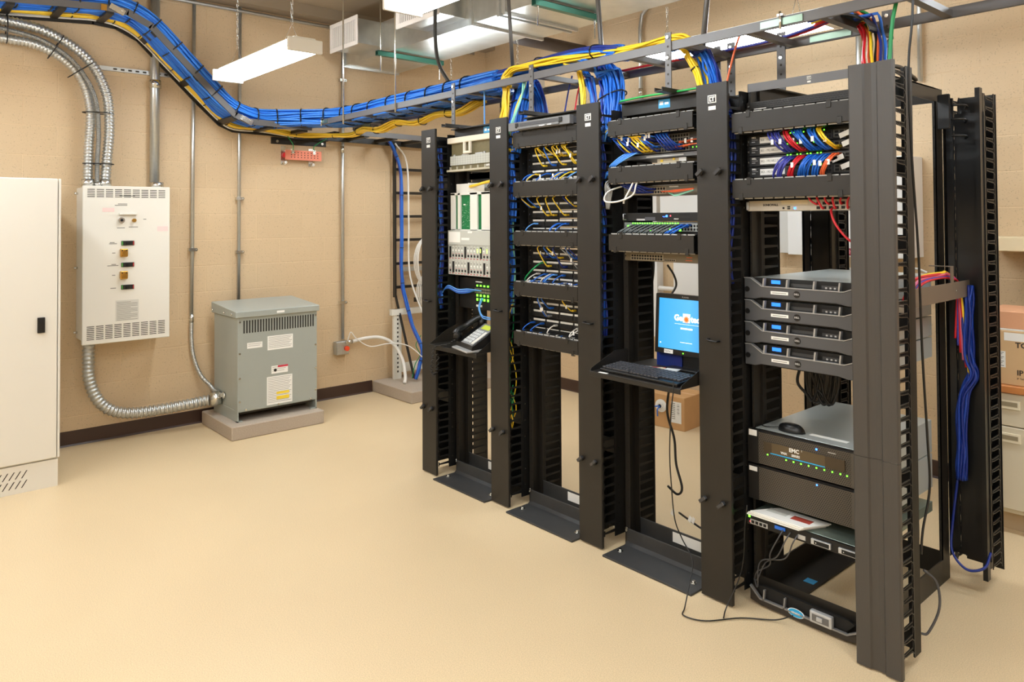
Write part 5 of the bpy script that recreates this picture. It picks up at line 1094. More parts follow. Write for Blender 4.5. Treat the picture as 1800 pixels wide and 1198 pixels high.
# four servers
BZ = mat('bezel_grey', (84, 86, 90), .32, .2); BZS = mat('bezel_silver', (176, 178, 180), .3, .5)
TOPM = mat('server_top', (186, 192, 190), .33, .35)
def server(z0, h, label):
    t = thing('rack_server', label, 'server', (cx, 2.75, z0), 'silver-grey two-unit servers of the fourth rack')
    X0, X1 = cx-.241, cx+.241; yf = 2.752
    MB(TOPM).box(cx-.222, cx+.222, 2.792, 3.47, z0+.002, z0+h-.002).build('chassis', t, .001)
    MB(SLOT).box(X0+.01, X1-.01, 2.776, 2.789, z0+.002, z0+h-.002).build('dark_recess', t)
    P = lambda u, w_: (X0+(X1-X0)*u, z0+h*w_)
    poly = [P(0, .02), P(.10, .02), P(.15, .10), P(.80, .10), P(.88, .02), P(1, .02), P(1, .74), P(.96, .80), P(.86, .60), P(.16, .60), P(.06, .96), P(0, .96)]
    MB(BZ).prism(poly, 'y', yf, 2.776).build('bezel', t, .002)
    edge = [P(.0, .97), P(.06, .97), P(.165, .61), P(.855, .61), P(.955, .81), P(1, .74)]
    b = MB(BZS)
    for (a, za), (c_, zc_) in zip(edge, edge[1:]):
        n_ = V((-(zc_-za), 0, c_-a)).normalized()*.0016; b.obox(((a+c_)/2, yf+.007, (za+zc_)/2), V(((c_-a)/2, 0, (zc_-za)/2)), V((0, .009, 0)), n_)
    for u in (.175, .385, .615, .82): a, za = P(u, .79); b.obox((a+.001, yf+.008, za), V((.0032, 0, .0)), V((0, .008, 0)), V((.002, 0, h*.19)))
    b.build('silver_trim', t)
    MB(BLED if False else mat('lcd_blue', (36, 110, 235), .3, emit=1.6)).box(*sorted((P(.225, 0)[0], P(.305, 0)[0])), 2.7745, 2.776, z0+h*.74, z0+h*.90).build('lcd_screen', t)
    b = MB(mat('slot_grey', (58, 60, 62), .4))
    b.box(P(.40,0)[0], P(.59,0)[0], 2.7745, 2.776, z0+h*.66, z0+h*.80).box(P(.66,0)[0], P(.79,0)[0], 2.7745, 2.776, z0+h*.66, z0+h*.80).use(SILV)
    for q in range(3): b.box(P(.69+.035*q,0)[0], P(.705+.035*q,0)[0], 2.7738, 2.7745, z0+h*.67, z0+h*.74)
    b.build('drive_bay', t)
    lx, lz = P(.475, .36); MB(PLA).cyl((lx, yf, lz), (lx, yf-.002, lz), .0135, 24).build('round_badge', t)
    text('DELL', .0095, (lx, yf-.0024, lz), SILV, 'lettering', t, align='CENTER', bold=.0003)
    MB(PAPER).box(P(.245,0)[0], P(.40,0)[0], yf-.0008, yf, z0+h*.29, z0+h*.43).use(GT).box(P(.26,0)[0], P(.385,0)[0], yf-.0012, yf-.0008, z0+h*.34, z0+h*.37).build('name_label', t)
    lx, lz = P(.028, .45); MB(PLA).cyl((lx, yf, lz), (lx, yf-.0015, lz), .011, 16).build('lock', t)
    return t
zt4 = [ay(1322, p_, 2.765).z for p_ in (485.9, 524.4, 563.3, 601.9, 640)]
hh = (zt4[0]-zt4[4])/4
s0 = server(zt4[0]-hh, hh-.0015, 'silver-fronted two-unit server, topmost of the four stacked servers')
for i in (1, 2, 3): copy_tree(s0, (0, 0, -hh*i), 'silver-fronted two-unit server, %s of the four stacked servers' % ('second from the top', 'third from the top', 'lowest')[i-1])
tag(MB(WCOR).tube(smooth_path([(-1.30, 3.40, zt4[0]+.002), (-1.26, 3.42, zt4[0]+.02), (-1.22, 3.44, zt4[0]+.004)], 6), .004, 6).build('velcro_strap'), 'small white strap lying at the back of the top server', 'strap')
# black power cable loops between servers and storage
for i in range(6):
    q = random.Random(60+i); x = -1.60+.017*i; y = 3.12+q.uniform(-.03, .03); zt = .985
    cable([(x+.03, y, zt), (x-.02+q.uniform(-.02, .02), y, .93), (x-.03+q.uniform(-.02, .02), y, .85), (x+.0, y, .78+q.uniform(0, .03)), (x+.03, y, .77+q.uniform(0, .02)), (x+.05, y+.01, .86), (x+.055, y+.01, .985)], .0065, KCOR, 'black power cord hanging in a loop between the servers and the storage array', name='power_cord', group='black power cord loops', cat='power cord')
cable([(-1.45, 3.45, .99), (-1.43, 3.46, .85), (-1.42, 3.47, .72)], .008, KCOR, 'straight black power cord behind the looped ones', name='power_cord', cat='power cord')
# storage arrays
mm = bpy.data.materials.new('mesh_bezel'); mm.use_nodes = True; nt = mm.node_tree; bb = nt.nodes['Principled BSDF']; N = nt.nodes.new
ge = N('ShaderNodeNewGeometry'); sp = N('ShaderNodeSeparateXYZ'); nt.links.new(ge.outputs['Position'], sp.inputs[0])
def mth(op, a, b_=None):
    n = N('ShaderNodeMath'); n.operation = op
    for i_, v_ in enumerate((a, b_)):
        if v_ is None: continue
        if isinstance(v_, (int, float)): n.inputs[i_].default_value = v_
        else: nt.links.new(v_, n.inputs[i_])
    return n.outputs[0]
P_ = .0082
u = mth('DIVIDE', sp.outputs[0], P_); v_ = mth('DIVIDE', sp.outputs[2], P_*.866); row = mth('FLOOR', v_)
off = mth('MULTIPLY', mth('MODULO', mth('ABSOLUTE', row), 2), .5); fu = mth('SUBTRACT', mth('FRACT', mth('ADD', mth('ADD', u, 1000), off)), .5); fv = mth('MULTIPLY', mth('SUBTRACT', mth('FRACT', mth('ADD', v_, 1000)), .5), .866)
d2 = mth('ADD', mth('MULTIPLY', fu, fu), mth('MULTIPLY', fv, fv)); hole = mth('LESS_THAN', d2, .085)
mx = N('ShaderNodeMix'); mx.data_type = 'RGBA'; nt.links.new(hole, mx.inputs[0]); mx.inputs[6].default_value = (*lin((76, 70, 62)), 1); mx.inputs[7].default_value = (*lin((14, 13, 12)), 1); nt.links.new(mx.outputs[2], bb.inputs['Base Color']); bb.inputs['Roughness'].default_value = .45
zA, zB, zC = .706, .566, .418
def array(z0, z1, label, top):
    t = thing('storage_array', label, 'storage array', (cx, 2.76, z0), 'storage arrays of the fourth rack')
    MB(TOPM).box(cx-.222, cx+.222, 2.792, 3.45, z0+.001, z1-.001).build('chassis', t, .001)
    MB(mm).box(cx-.190, cx+.188, 2.760, 2.775, z0+.006, z1-.006).build('mesh_bezel', t)
    MB(mat('bezel_end', (78, 73, 66), .45)).box(cx+.188, cx+.238, 2.758, 2.775, z0+.006, z1-.006).use(BLKD).box(cx+.200, cx+.222, 2.7572, 2.758, z0+.03, z0+.033).box(cx+.200, cx+.222, 2.7572, 2.758, z0+.09, z0+.093).box(cx+.200, cx+.2015, 2.7572, 2.758, z0+.03, z0+.093).build('release_latch', t, .001)
    MB(BLKD).box(cx-.205, cx+.235, 2.775, 2.789, z0+.001, z1-.001).build('inner_frame', t)
    MB(BLKD).box(cx-.241, cx-.190, 2.765, 2.789, z0+.002, z1-.002).build('side_ear', t); MB(PAPER).box(cx-.236, cx-.200, 2.764, 2.765, z1-.028, z1-.010 if not top else z1-.004).build('name_label', t)
    return t
t = array(zB, zA, 'upper dark mesh-fronted storage array with a brown name strip and green lights', True)
MB(mat('strip_brown', (84, 70, 48), .4)).box(cx-.165, cx+.165, 2.756, 2.760, .625, .667).use(mat('strip_brown_dark', (62, 50, 34), .4)).box(cx-.165, cx-.13, 2.7555, 2.756, .625, .667).box(cx+.09, cx+.165, 2.7555, 2.756, .625, .667).build('name_strip', t)
SKY = mat('stripe_sky', (40, 160, 215), .4); MB(SKY).box(cx-.135, cx+.09, 2.7548, 2.756, .6235, .6275).build('blue_stripe', t)
text('EMC', .021, (cx-.055, 2.7552, .657), PAPER, 'lettering', t, bold=.0006); text('2', .009, (cx-.005, 2.7552, .664), PAPER, 'lettering', t)
text('VNX', .0125, (cx-.09, 2.7552, .638), PAPER, 'lettering', t, bold=.0003); text('SERIES', .0125, (cx-.045, 2.7552, .638), PAPER, 'lettering', t, bold=.0003)
leds(t, [(cx-.15, .616)]+[(cx-.07+i*.031, .613) for i in range(8)]+[(cx+.172, .612)], GLED, 2.760, .0024); leds(t, [(cx+.055, .684)], BLED, 2.760, .0032, 'blue_light'); MB(SILV).box(cx+.10, cx+.13, 2.759, 2.760, .682, .685).build('small_print', t)
t = array(zC, zB-.004, 'lower dark mesh-fronted storage array with one blue light', False); leds(t, [(cx+.055, .548)], BLED, 2.760, .0028, 'blue_light')
# mouse on the array
m_ = thing('mouse', 'black computer mouse resting on the silver top of the storage array', 'mouse', (0, 0, 0))
mc = az(1392, 757, .708); LOC[m_.name] = V((mc.x, mc.y, .7055)); m_.location = LOC[m_.name]
b = MB(PLA); b.smooth = True; n1, n2 = 12, 7; vs = []; ori = Matrix.Rotation(math.radians(8), 3, 'Z')
for j in range(n2):
    ph_ = math.pi/2*j/(n2-1)
    for i in range(n1):
        th = 2*math.pi*i/n1; lx, ly = .055*math.cos(th), .031*math.sin(th)*(1+.12*math.cos(th)); c_ = math.cos(ph_)**.7 if j < n2-1 else .02
        vs.append(V((mc.x, mc.y, .7055))+ori@V((lx*c_-.006*math.sin(ph_), ly*c_, .034*math.sin(ph_))))
fs = [(j*n1+i, j*n1+(i+1) % n1, (j+1)*n1+(i+1) % n1, (j+1)*n1+i) for j in range(n2-1) for i in range(n1)]+[tuple(range(n1))[::-1], tuple(range((n2-1)*n1, n2*n1))]
b.raw(vs, fs).build('shell', m_); MB(mat('mouse_wheel', (60, 60, 62), .4)).cyl((mc.x+.028, mc.y-.004, .728), (mc.x+.028, mc.y+.004, .728), .006, 10).build('scroll_wheel', m_)
cable([(mc.x-.052, mc.y, .714), (mc.x-.11, mc.y-.02, .709), (mc.x-.17, mc.y+.02, .709), (cx-.245, 2.80, .72), (cx-.255, 2.85, .73)], .0022, KCOR, 'thin mouse cable trailing to the left across the array')
MB(PAPER).box(cx-.02, cx+.13, 2.85, 2.875, .7052, .7058).build('paper_label', bpy.data.objects['storage_array'])
# one-unit server with papers
zt = .375
t = thing('rack_server', 'open-front one-unit server at the bottom of the fourth rack, pulled forward under papers', 'server', (cx, 2.75, zt-.042))
MB(mat('server_green_grey', (122, 134, 124), .35, .5)).box(cx-.215, cx+.238, 2.728, 3.4, zt-.040, zt).build('chassis', t, .001)
b = MB(BLKD).box(cx-.218, cx+.241, 2.715, 2.728, zt-.042, zt-.001); b.build('faceplate', t)
ports(t, cx-.20, cx-.13, 2.715, zt-.036, zt-.020, 4, 1, back=SILV); MB(mat('vga_blue', (30, 110, 225), .35)).box(cx-.095, cx-.052, 2.710, 2.715, zt-.024, zt-.012).build('blue_port', t)
MB(SILV).box(cx+.0, cx+.03, 2.712, 2.715, zt-.034, zt-.018).build('silver_port', t)
for a in (cx+.055, cx+.16): MB(SILV).box(a, a+.075, 2.706, 2.715, zt-.034, zt-.014).use(SLOT).box(a+.012, a+.07, 2.7052, 2.706, zt-.032, zt-.017).build('drive_caddy', t, .001)
leds(t, [(cx-.208, zt-.010)], GLED, 2.715, .004); leds(t, [(cx-.205, zt-.03)], RLED, 2.715, .0015, 'red_light'); leds(t, [(cx+.075, zt-.025), (cx+.18, zt-.025)], PAPER, 2.705, .0015, 'white_light')
b = thing('paper_stack', 'stack of printed pages with a red block lying on the bottom server', 'papers', (cx-.12, 2.75, zt))
for i in range(4):
    dx, dy = .006*i-.01, .004*(i % 2)
    a_, b__, c__, d__ = (cx-.205+dx, 2.700+dy), (cx+.02+dx, 2.700+dy), (cx+.075+dx, 2.81+dy), (cx-.14+dx, 2.81+dy)
    vs = [(p_[0], p_[1], zt+.001+.0045*i) for p_ in (a_, b__, c__, d__)]; MB(PAPER).raw(vs+[(p_[0], p_[1], p_[2]+.004) for p_ in vs], [(0,3,2,1),(4,5,6,7),(0,1,5,4),(1,2,6,5),(2,3,7,6),(3,0,4,7)]).build('page', b)
MB(mat('print_red', (170, 66, 50), .6)).box(cx-.05, cx+.03, 2.745, 2.785, zt+.0182, zt+.0186).build('red_block', b); MB(mat('print_pale', (196, 196, 188), .6)).box(cx-.155, cx-.07, 2.75, 2.79, zt+.0182, zt+.0186).build('photo_block', b)
for i, ex in enumerate((-.05, -.02, .01)):
    cable([(cx+ex-.01, 2.712, zt-.02), (cx+ex-.02, 2.69, zt-.05), (cx+ex-.06, 2.70, .25), (cx-.13-.02*i, 2.73, .19), (cx-.19, 2.74, .14-.03*i), (cx-.21, 2.75, .10)], .0028, mat('cord_dark_grey', (70, 70, 72), .4), 'thin dark cable hanging from the front of the bottom server', group='thin cables from the bottom server')
cable([(MX[3][1]+.05, 2.68, .42), (MX[3][1]+.045, 2.67, .34), (MX[3][1]+.03, 2.68, .2), (MX[3][1]+.02, 2.66, .12), (MX[3][1]-.0, 2.6, .02), (MX[3][1]+.02, 2.55, .006)], .0026, KCOR, 'thin black cable down the left side of the fourth rack to the floor')
# loose bezel leaning on the base
b = thing('server_bezel', 'loose black bezel with blue oval badge leaning at the foot of the fourth rack', 'bezel', (cx, 2.75, 0))
X0, X1 = cx-.225, cx+.215
P = lambda u_, w_: (X0+(X1-X0)*u_, .008+.078*w_)
BB = mat('bezel_black', (44, 38, 34), .35)
MB(BB).prism([P(0, .12), P(.12, 0), P(.88, 0), P(1, .12), P(1, .55), P(.9, .30), P(.1, .30), P(0, .8)], 'y', 2.742, 2.765).build('lower_bar', b, .002)
edge = [P(0, .85), P(.1, .33), P(.9, .33), P(.99, .62)]
e_ = MB(mat('trim_grey', (140, 140, 140), .3, .4))
for (a, za), (c_, zc_) in zip(edge, edge[1:]):
    n_ = V((-(zc_-za), 0, c_-a)).normalized()*.003; e_.obox(((a+c_)/2, 2.745, (za+zc_)/2), V(((c_-a)/2, 0, (zc_-za)/2)), V((0, .006, 0)), n_)
for u_ in (.14, .34): a, za = P(u_, .58); e_.obox((a, 2.745, za), V((.003, 0, 0)), V((0, .006, 0)), V((.002, 0, .022)))
e_.build('grey_trim', b)
MB(SLOT).prism([P(.05, .85), P(.12, .36), P(.88, .36), P(.95, .80), P(.9, .92), P(.12, .95)], 'y', 2.756, 2.768).build('back_plate', b)
ov = MB(SKY); c_ = V((P(.45, 0)[0], 2.740, .036)); n = 28
for rr, m, yy in ((1, PAPER, 2.740), (.9, SKY, 2.7392)):
    ov.use(m); ov.prism([(c_.x+.034*rr*math.cos(2*math.pi*i/n), c_.z+.0165*rr*math.sin(2*math.pi*i/n)) for i in range(n)], 'y', yy, 2.742)
ov.build('oval_badge', b); text('GENERIC', .009, (c_.x, 2.7385, c_.z), PAPER, 'lettering', b, align='CENTER')
MB(SILV).box(P(.58,0)[0], P(.78,0)[0], 2.733, 2.756, .030, .076).build('latch_frame', b, .006, 2); MB(mat('latch_dark', (110, 110, 112), .3, .4)).box(P(.605,0)[0], P(.755,0)[0], 2.7322, 2.733, .040, .066).use(SILV).box(P(.65,0)[0], P(.70,0)[0], 2.727, 2.733, .046, .060).build('latch', b, .002)
# ================================================================ PATCH CORDS
def cord(x, z, xe, ze, m, label, group, bulge=.055, y0=2.779, ye=2.715, r=.0030, sag=0, tagm=None):
    r *= 1.12
    b = MB(m); md = (x*.6+xe*.4)
    pts = smooth_path([(x, y0, z), (x, y0-bulge*.55, z-.001), (md, y0-bulge, z*.62+ze*.38+sag), (xe, ye-.006, z*.15+ze*.85), (xe, ye+.01, ze)], 5)
    b.tube(pts, r, 5); b.use(m).box(x-.0055, x+.0055, y0-.024, y0, z-.0045, z+.0045)
    if tagm: c_ = pts[len(pts)//2]; b.use(tagm).box(c_.x-.005, c_.x+.006, c_.y-.005, c_.y-.003, c_.z-.010, c_.z+.010)
    return tag(b.build('patch_cable'), label, 'patch cord', group)
def hz(k, s): o = HM[k]; m = [c for c in o.children if c.name.startswith('cover')][0]; zs_ = [v.co.z for v in m.data.vertices]; return o.location.z+(max(zs_) if s > 0 else min(zs_))
cfg = [('upper', '2a', '2b', 12, 24), ('second', '2b', '2c', 8, 6), ('third', '2c', '2d', 9, 17), ('lowest', '2d', '2e', 4, 10)]
CN = {BLUE.name: 'blue', DBLUE.name: 'dark blue', LBLUE.name: 'pale blue', YEL.name: 'yellow', WCOR.name: 'white', GRN.name: 'green', AQUA.name: 'mint', RED.name: 'red', ORG.name: 'orange', PURP.name: 'violet', GCOR.name: 'grey'}
for zn, ka, kb, nu, nd in cfg:
    zu, zd = hz(ka, -1), hz(kb, 1); q = random.Random(hash_ := len(zn)*13+nu)
    up = [p_ for p_ in PPORTS[zn] if p_[2] in (0, 1)]; dn = [p_ for p_ in PPORTS[zn] if p_[2] in (2, 3)]
    for p_ in q.sample(up, nu):
        m = q.choice([YEL, BLUE, DBLUE, YEL] if zn in ('upper', 'second') else [DBLUE, BLUE, YEL, GCOR])
        cord(p_[0], p_[1], max(RC[1]-.215, min(RC[1]+.215, p_[0]+q.uniform(-.05, -.01))), zu-.004, m, '%s patch cord hanging into the top of the %s patch panel block, second rack' % (CN[m.name], zn), '%s cords at the top of the %s block' % (CN[m.name], zn), tagm=PAPER if q.random() < .3 else None)
    for p_ in q.sample(dn, nd):
        m = q.choice({'upper': [BLUE, LBLUE, BLUE, YEL, BLUE], 'second': [LBLUE, BLUE], 'third': [LBLUE, BLUE, WCOR, BLUE], 'lowest': [WCOR, WCOR, BLUE]}[zn])
        if zn == 'lowest': p_ = (max(p_[0], RC[1]-.05) if m is WCOR else p_[0], p_[1], p_[2])
        cord(p_[0], p_[1], max(RC[1]-.215, min(RC[1]+.215, p_[0]+q.uniform(-.045, -.005))), zd+.002, m, '%s patch cord looping from the %s patch panel block down into the manager below' % (CN[m.name], zn), '%s cords at the foot of the %s block' % (CN[m.name], zn), bulge=.06, tagm=PAPER if q.random() < .2 else None)
cord(RC[1]-.10, 1.338, RC[1]-.19, hz('2d', 1)+.002, GRN, 'single green patch cord crossing the third patch panel block', None, .07, r=.004)
# rack 3 cords
q = random.Random(5); zu = hz('3a', -1)
for i in range(34):
    f = i/33; x = RC[2]-.195+f*.20
    m = YEL if .50 < f < .80 else (YEL if i in (5, 6) else (BLUE if i % 2 else DBLUE)); zz = (1.930, 1.947, 1.886, 1.903)[i % 4]
    cord(x, zz, x-.055+q.uniform(-.01, .01), zu-.004, m, '%s patch cord fanning down from the top manager of the third rack' % CN[m.name], '%s cords under the top manager of the third rack' % CN[m.name], .06, y0=2.766, tagm=PAPER if q.random() < .15 else None)
for i in range(9):
    x = RC[2]+.055+i*.0085; m = BLUE if i % 2 else DBLUE
    cord(x, (1.886, 1.903)[i % 2], x-.045, zu-.004, m, '%s patch cord in the right-hand cluster of the two top switches, third rack' % CN[m.name], '%s cords of the right cluster, third rack' % CN[m.name], .06, y0=2.766)
for i in range(7):
    x = RC[2]-.19+i*.012; cord(x, 1.882+.002*(i % 2), x-.075-.006*i, hz('3b', 1)+.002, BLUE if i % 2 else LBLUE, '%s cord slanting left down into the middle manager of the third rack' % ('blue' if i % 2 else 'pale blue'), '%s cords slanting to the middle manager' % ('blue' if i % 2 else 'pale blue'), .055, y0=2.766)
for i in range(4): cord(RC[2]+.10+.02*i, 1.895+.02*(i % 2), RC[2]+.20+.012*i, 1.90+.02*(i % 2), ORG, 'orange fibre cord at the right end of the top switches, third rack', 'orange fibre cords of the top switches', .03, y0=2.766, ye=2.73, r=.002, tagm=PAPER if i % 2 else None)
for i in range(8):
    x = RC[2]-.125+i*.012; cord(x, 1.695+.014*(i % 2), x-.07, hz('3b', -1)-.002, DBLUE, 'dark blue patch cord under the middle manager of the third rack', 'dark blue cords under the middle manager', .05, y0=2.766)
for i, m in enumerate((ORG, ORG, ORG, AQUA, AQUA)):
    cable([(RC[2]-.0+.012*i, 2.764, 1.70), (RC[2]+.03+.012*i, 2.735, 1.695-.008*(i > 2)), (RC[2]+.11, 2.725, 1.700-.004*i-.010*(i > 2)), (RC[2]+.2, 2.73, 1.705-.002*i)], .0024, m, '%s fibre cord draped along the beige switch of the third rack' % ('orange' if i < 3 else 'mint'), name='patch_cable', group='%s fibre cords on the beige switch' % ('orange' if i < 3 else 'mint'), cat='patch cord')
for i in range(22):
    x = RC[2]-.17+i*.0155; m = GCOR if i < 18 else BLUE
    cord(x, 1.535+.008*(i % 2), x-.05, hz('3c', 1)+.002, mat('cord_slate', (92, 98, 100), .4) if i < 18 else BLUE, ('slate grey' if i < 18 else 'blue')+' patch cord slanting down from the green-lit switch', ('slate grey' if i < 18 else 'blue')+' cords of the green-lit switch', .05, y0=2.766)
cable([(RC[2]-.19, 2.74, 1.735), (RC[2]-.235, 2.66, 1.70), (RC[2]-.20, 2.60, 1.655), (RC[2]-.12, 2.60, 1.652), (RC[2]-.07, 2.64, 1.68), (RC[2]-.075, 2.67, 1.72), (RC[2]-.08, 2.69, 1.75)], .0042, WCOR, 'white cable loop hanging under the middle manager of the third rack')
cable([(RC[2]-.075, 2.65, 1.735), (RC[2]-.08, 2.63, 1.70), (RC[2]-.10, 2.62, 1.66), (RC[2]-.105, 2.62, 1.642)], .0042, WCOR, 'white cable end with plug dangling beside the white loop')
for i in range(5):
    cable([(RC[2]-.26, 2.70, 1.76-.01*i), (RC[2]-.262+.008*i, 2.675, 1.74-.008*i), (RC[2]-.268+.01*i, 2.68, 1.70), (RC[2]-.28+.004*i, 2.70, 1.62)], .0035, GCOR, 'grey cord curling out left of the middle manager of the third rack', name='patch_cable', group='grey cords beside the middle manager', cat='patch cord')
for k_, zc_, hw_ in (('2a', None, 0), ('2b', None, 0), ('3a', None, 0), ('3b', None, 0)):
    o = HM[k_]; zc_ = (hz(k_, 1)+hz(k_, -1))/2; X0_ = o.location.x-.245; cols = {'2a': [YEL]*6+[BLUE, LBLUE], '2b': [BLUE]*5, '3a': [BLUE, LBLUE, BLUE, YEL, BLUE, LBLUE], '3b': [BLUE, LBLUE, BLUE]}[k_]
    for i, m in enumerate(cols):
        cable([(X0_-.055, 2.715, zc_+.02-.008*i+(.05 if k_ == '3a' and i < 3 else -.03)), (X0_-.03, 2.70, zc_+.018-.007*i), (X0_+.0, 2.70, zc_+.016-.005*i), (X0_+.03, 2.71, zc_+.014-.004*i)], .0042, m, '%s cord entering the left end of the %s' % (CN[m.name], {'2a': 'top manager of the second rack', '2b': 'second manager of the second rack', '3a': 'top manager of the third rack', '3b': 'middle manager of the third rack'}[k_]), name='patch_cable', group='%s cords at the left end of manager in %s' % (CN[m.name], {'2a': 'rack two, top', '2b': 'rack two, second', '3a': 'rack three, top', '3b': 'rack three, middle'}[k_]), cat='patch cord')
# rack 4 cords
zu, zd = hz('4a', -1), hz('4b', 1)
for row_, (zp, ze, nm) in enumerate(((1.842, zu-.004, 'upper'), (1.812, zd+.002, 'lower'))):
    i = 0
    for m, n, gap in ((PURP, 6, .0), (RED, 4, .018), (BLUE, 6, .012), (BLUE, 4, .014), (YEL if row_ == 0 else ORG, 3, .010)):
        i += gap
        for j in range(n):
            x = RC[3]-.048+i; i += .0072
            cord(x, zp-.006*(j % 2)-.0*row_, x-.050+(.015 if row_ else 0)+q.uniform(-.006, .006), ze, m, '%s patch cord arching from the %s pair of labelled switches' % (CN[m.name], nm), '%s cords of the %s labelled switches' % (CN[m.name], nm), .065+q.uniform(-.012, .012), y0=2.762, r=.0036, tagm=PAPER if q.random() < .28 else None)
for i, (x, z) in enumerate(((RC[3]+.195, 1.885), (RC[3]+.205, 1.853), (RC[3]+.14, 1.795), (RC[3]+.165, 1.795), (RC[3]+.20, 1.768))):
    tag(MB(PAPER).obox((x, 2.735, z), V((.022, 0, .008)), V((0, .001, 0)), V((-.003, 0, .009))).build('cable_tag'), 'white paper flag on the cords at the right of the labelled switches', 'tag', 'white flags on the labelled switch cords')
# ================================================================ BEYOND THE RACKS
def wall_box(xa, xb, z0, z1, y0, label, m=WHITE, name='wall_cabinet'):
    t = thing(name, label, 'wall cabinet', ((xa+xb)/2, y0, z0)); MB(m).box(xa, xb, y0+.02, YB-.001, z0+.004, z1-.004).build('body', t, .003); MB(m).box(xa, xb, y0, y0+.018, z0, z1).build('door', t, .003); return t
WE = mat('enclosure_white', (226, 224, 220), .45)
a = ay(1385, 447, 4.68); wall_box(a.x, a.x+.30, a.z, a.z+.62, 4.68, 'white wall enclosure seen through the fourth rack, left of the rear post', WE)
a2 = ay(1478, 451, 4.68)
t = wall_box(a2.x, a2.x+.42, a2.z, a2.z+.62, 4.68, 'white wall enclosure with a dark red name label, right of the rear post', WE)
MB(mat('label_maroon', (150, 38, 62), .5)).box(a2.x+.03, a2.x+.20, 4.679, 4.68, a2.z+.01, a2.z+.055).build('red_label', t)
b = MB(mat('label_pinkish', (230, 150, 160), .5))
for i in range(6): an = i*math.pi/3; b.obox((a2.x+.052+.009*math.cos(an), 4.678, a2.z+.033+.009*math.sin(an)), V((.005*math.cos(an), 0, .005*math.sin(an))), V((0, .001, 0)), V((-.003*math.sin(an), 0, .003*math.cos(an))))
b.build('flower_mark', t); text('Altronix', .033, (a2.x+.075, 4.678, a2.z+.032), PAPER, 'lettering', t)
a = ay(1366, 444, 4.80); wall_box(a.x, ay(1384, 444, 4.8).x+.02, a.z, a.z+.62, 4.80, 'shallow off-white wall enclosure tucked left of the white one', mat('enclosure_shade', (206, 204, 198), .5))
a = ay(1411, 467, 4.78); wall_box(a.x, a.x+.12, a.z-.25, a.z, 4.78, 'small white wall box below the left white enclosure', WE)
a = ay(1476, 470, 4.78); wall_box(a.x, a.x+.12, a.z-.25, a.z, 4.78, 'small white wall box below the red-labelled enclosure', WE)
a = ay(1160, 373, 4.68); wall_box(a.x, a.x+.52, a.z-.06, 1.86, 4.68, 'wide white wall enclosure seen through the upper part of the third rack', WE)
a = ay(1184, 525, 4.68); wall_box(a.x, a.x+.40, a.z, 1.36, 4.68, 'white wall enclosure seen through the third rack, right of the monitor cable', WE)
a = ay(1151, 510, 4.80)
tag(MB(WE).box(a.x-.03, a.x+.025, 4.80, YB-.001, .62, 2.0).build('wireway'), 'tall white vertical wireway on the back wall seen through the third rack', 'wireway')
tag(MB(WE).cyl((a.x+.03, 4.82, ay(1160, 506, 4.82).z), (a.x+.25, 4.82, ay(1160, 506, 4.82).z), .018, 10).build('white_pipe'), 'short white horizontal pipe between the wireway and the enclosure', 'pipe')
tag(MB(KCOR).tube(smooth_path([(a.x+.075, 4.66, 1.9), (a.x+.085, 4.66, 1.4), (a.x+.10, 4.66, 1.2), (a.x+.06, 4.68, 1.02)], 6), .01, 6).build('cable'), 'black cable running down the back wall beside the wireway', 'cable')
# cardboard box with cable spool hole
bx = thing('cardboard_box', 'brown cardboard cable box on the floor behind the third rack, with round spout', 'box', (-3.55, 4.65, 0))
c0, e1, e2 = V((-3.283, 4.555, 0)), V((-.50, -.04, 0)), V((-.02, .30, 0))
ps = [c0, c0+e1, c0+e1+e2, c0+e2]
MB(CARD).raw([tuple(p_) for p_ in ps]+[(p_.x, p_.y, .245) for p_ in ps], [(0,1,2,3)[::-1] if False else (0,1,2,3),(7,6,5,4),(1,0,4,5),(2,1,5,6),(3,2,6,7),(0,3,7,4)]).build('carton', bx, .003)
nrm = V((e1.y, -e1.x, 0)).normalized(); nrm = nrm if nrm.y < 0 else -nrm
def onb(u_, z, h=0): return c0+e1*u_+V((0, 0, z))+nrm*h
hp_ = onb(.40, .16)
MB(PAPER).cyl(hp_, hp_+nrm*.006, .048, 24).use(WCOR).cyl(hp_+nrm*.006, hp_+nrm*.02, .024, 20).use(SLOT).cyl(hp_+nrm*.02, hp_+nrm*.021, .014, 16).build('round_spout', bx)
MB(BLUE).tube(smooth_path([hp_+nrm*.01, hp_+nrm*.06+V((-.03, 0, -.0)), hp_+nrm*.09+V((-.05, 0, .02))], 5), .005, 6).tube(smooth_path([hp_+nrm*.01, hp_+nrm*.05+V((0, 0, -.02)), hp_+nrm*.05+V((.0, 0, -.07))], 5), .005, 6).build('blue_cable_end', bx)
b = MB(PAPER); cA = onb(.14, .13, .001); b.obox(cA, e1*.085, nrm*.001, V((0, 0, .078)))
b.use(GT)
for i in range(9): b.obox(onb(.185, .195-.014*i, .0024), e1*.028, nrm*.0004, V((0, 0, .0025)))
for i in range(7): b.obox(onb(.105-.0, .19-.006*i*2, .0024), e1*.020, nrm*.0004, V((0, 0, .001+.0015*(i % 2))))
b.build('shipping_label', bx)
MB(mat('tape_tan', (206, 160, 112), .4)).raw([tuple(c0+e1*.0+e2*.46+V((0,0,.2455))), tuple(c0+e1+e2*.46+V((0,0,.2455))), tuple(c0+e1+e2*.54+V((0,0,.2455))), tuple(c0+e2*.54+V((0,0,.2455)))], [(3,2,1,0)]).build('tape', bx)
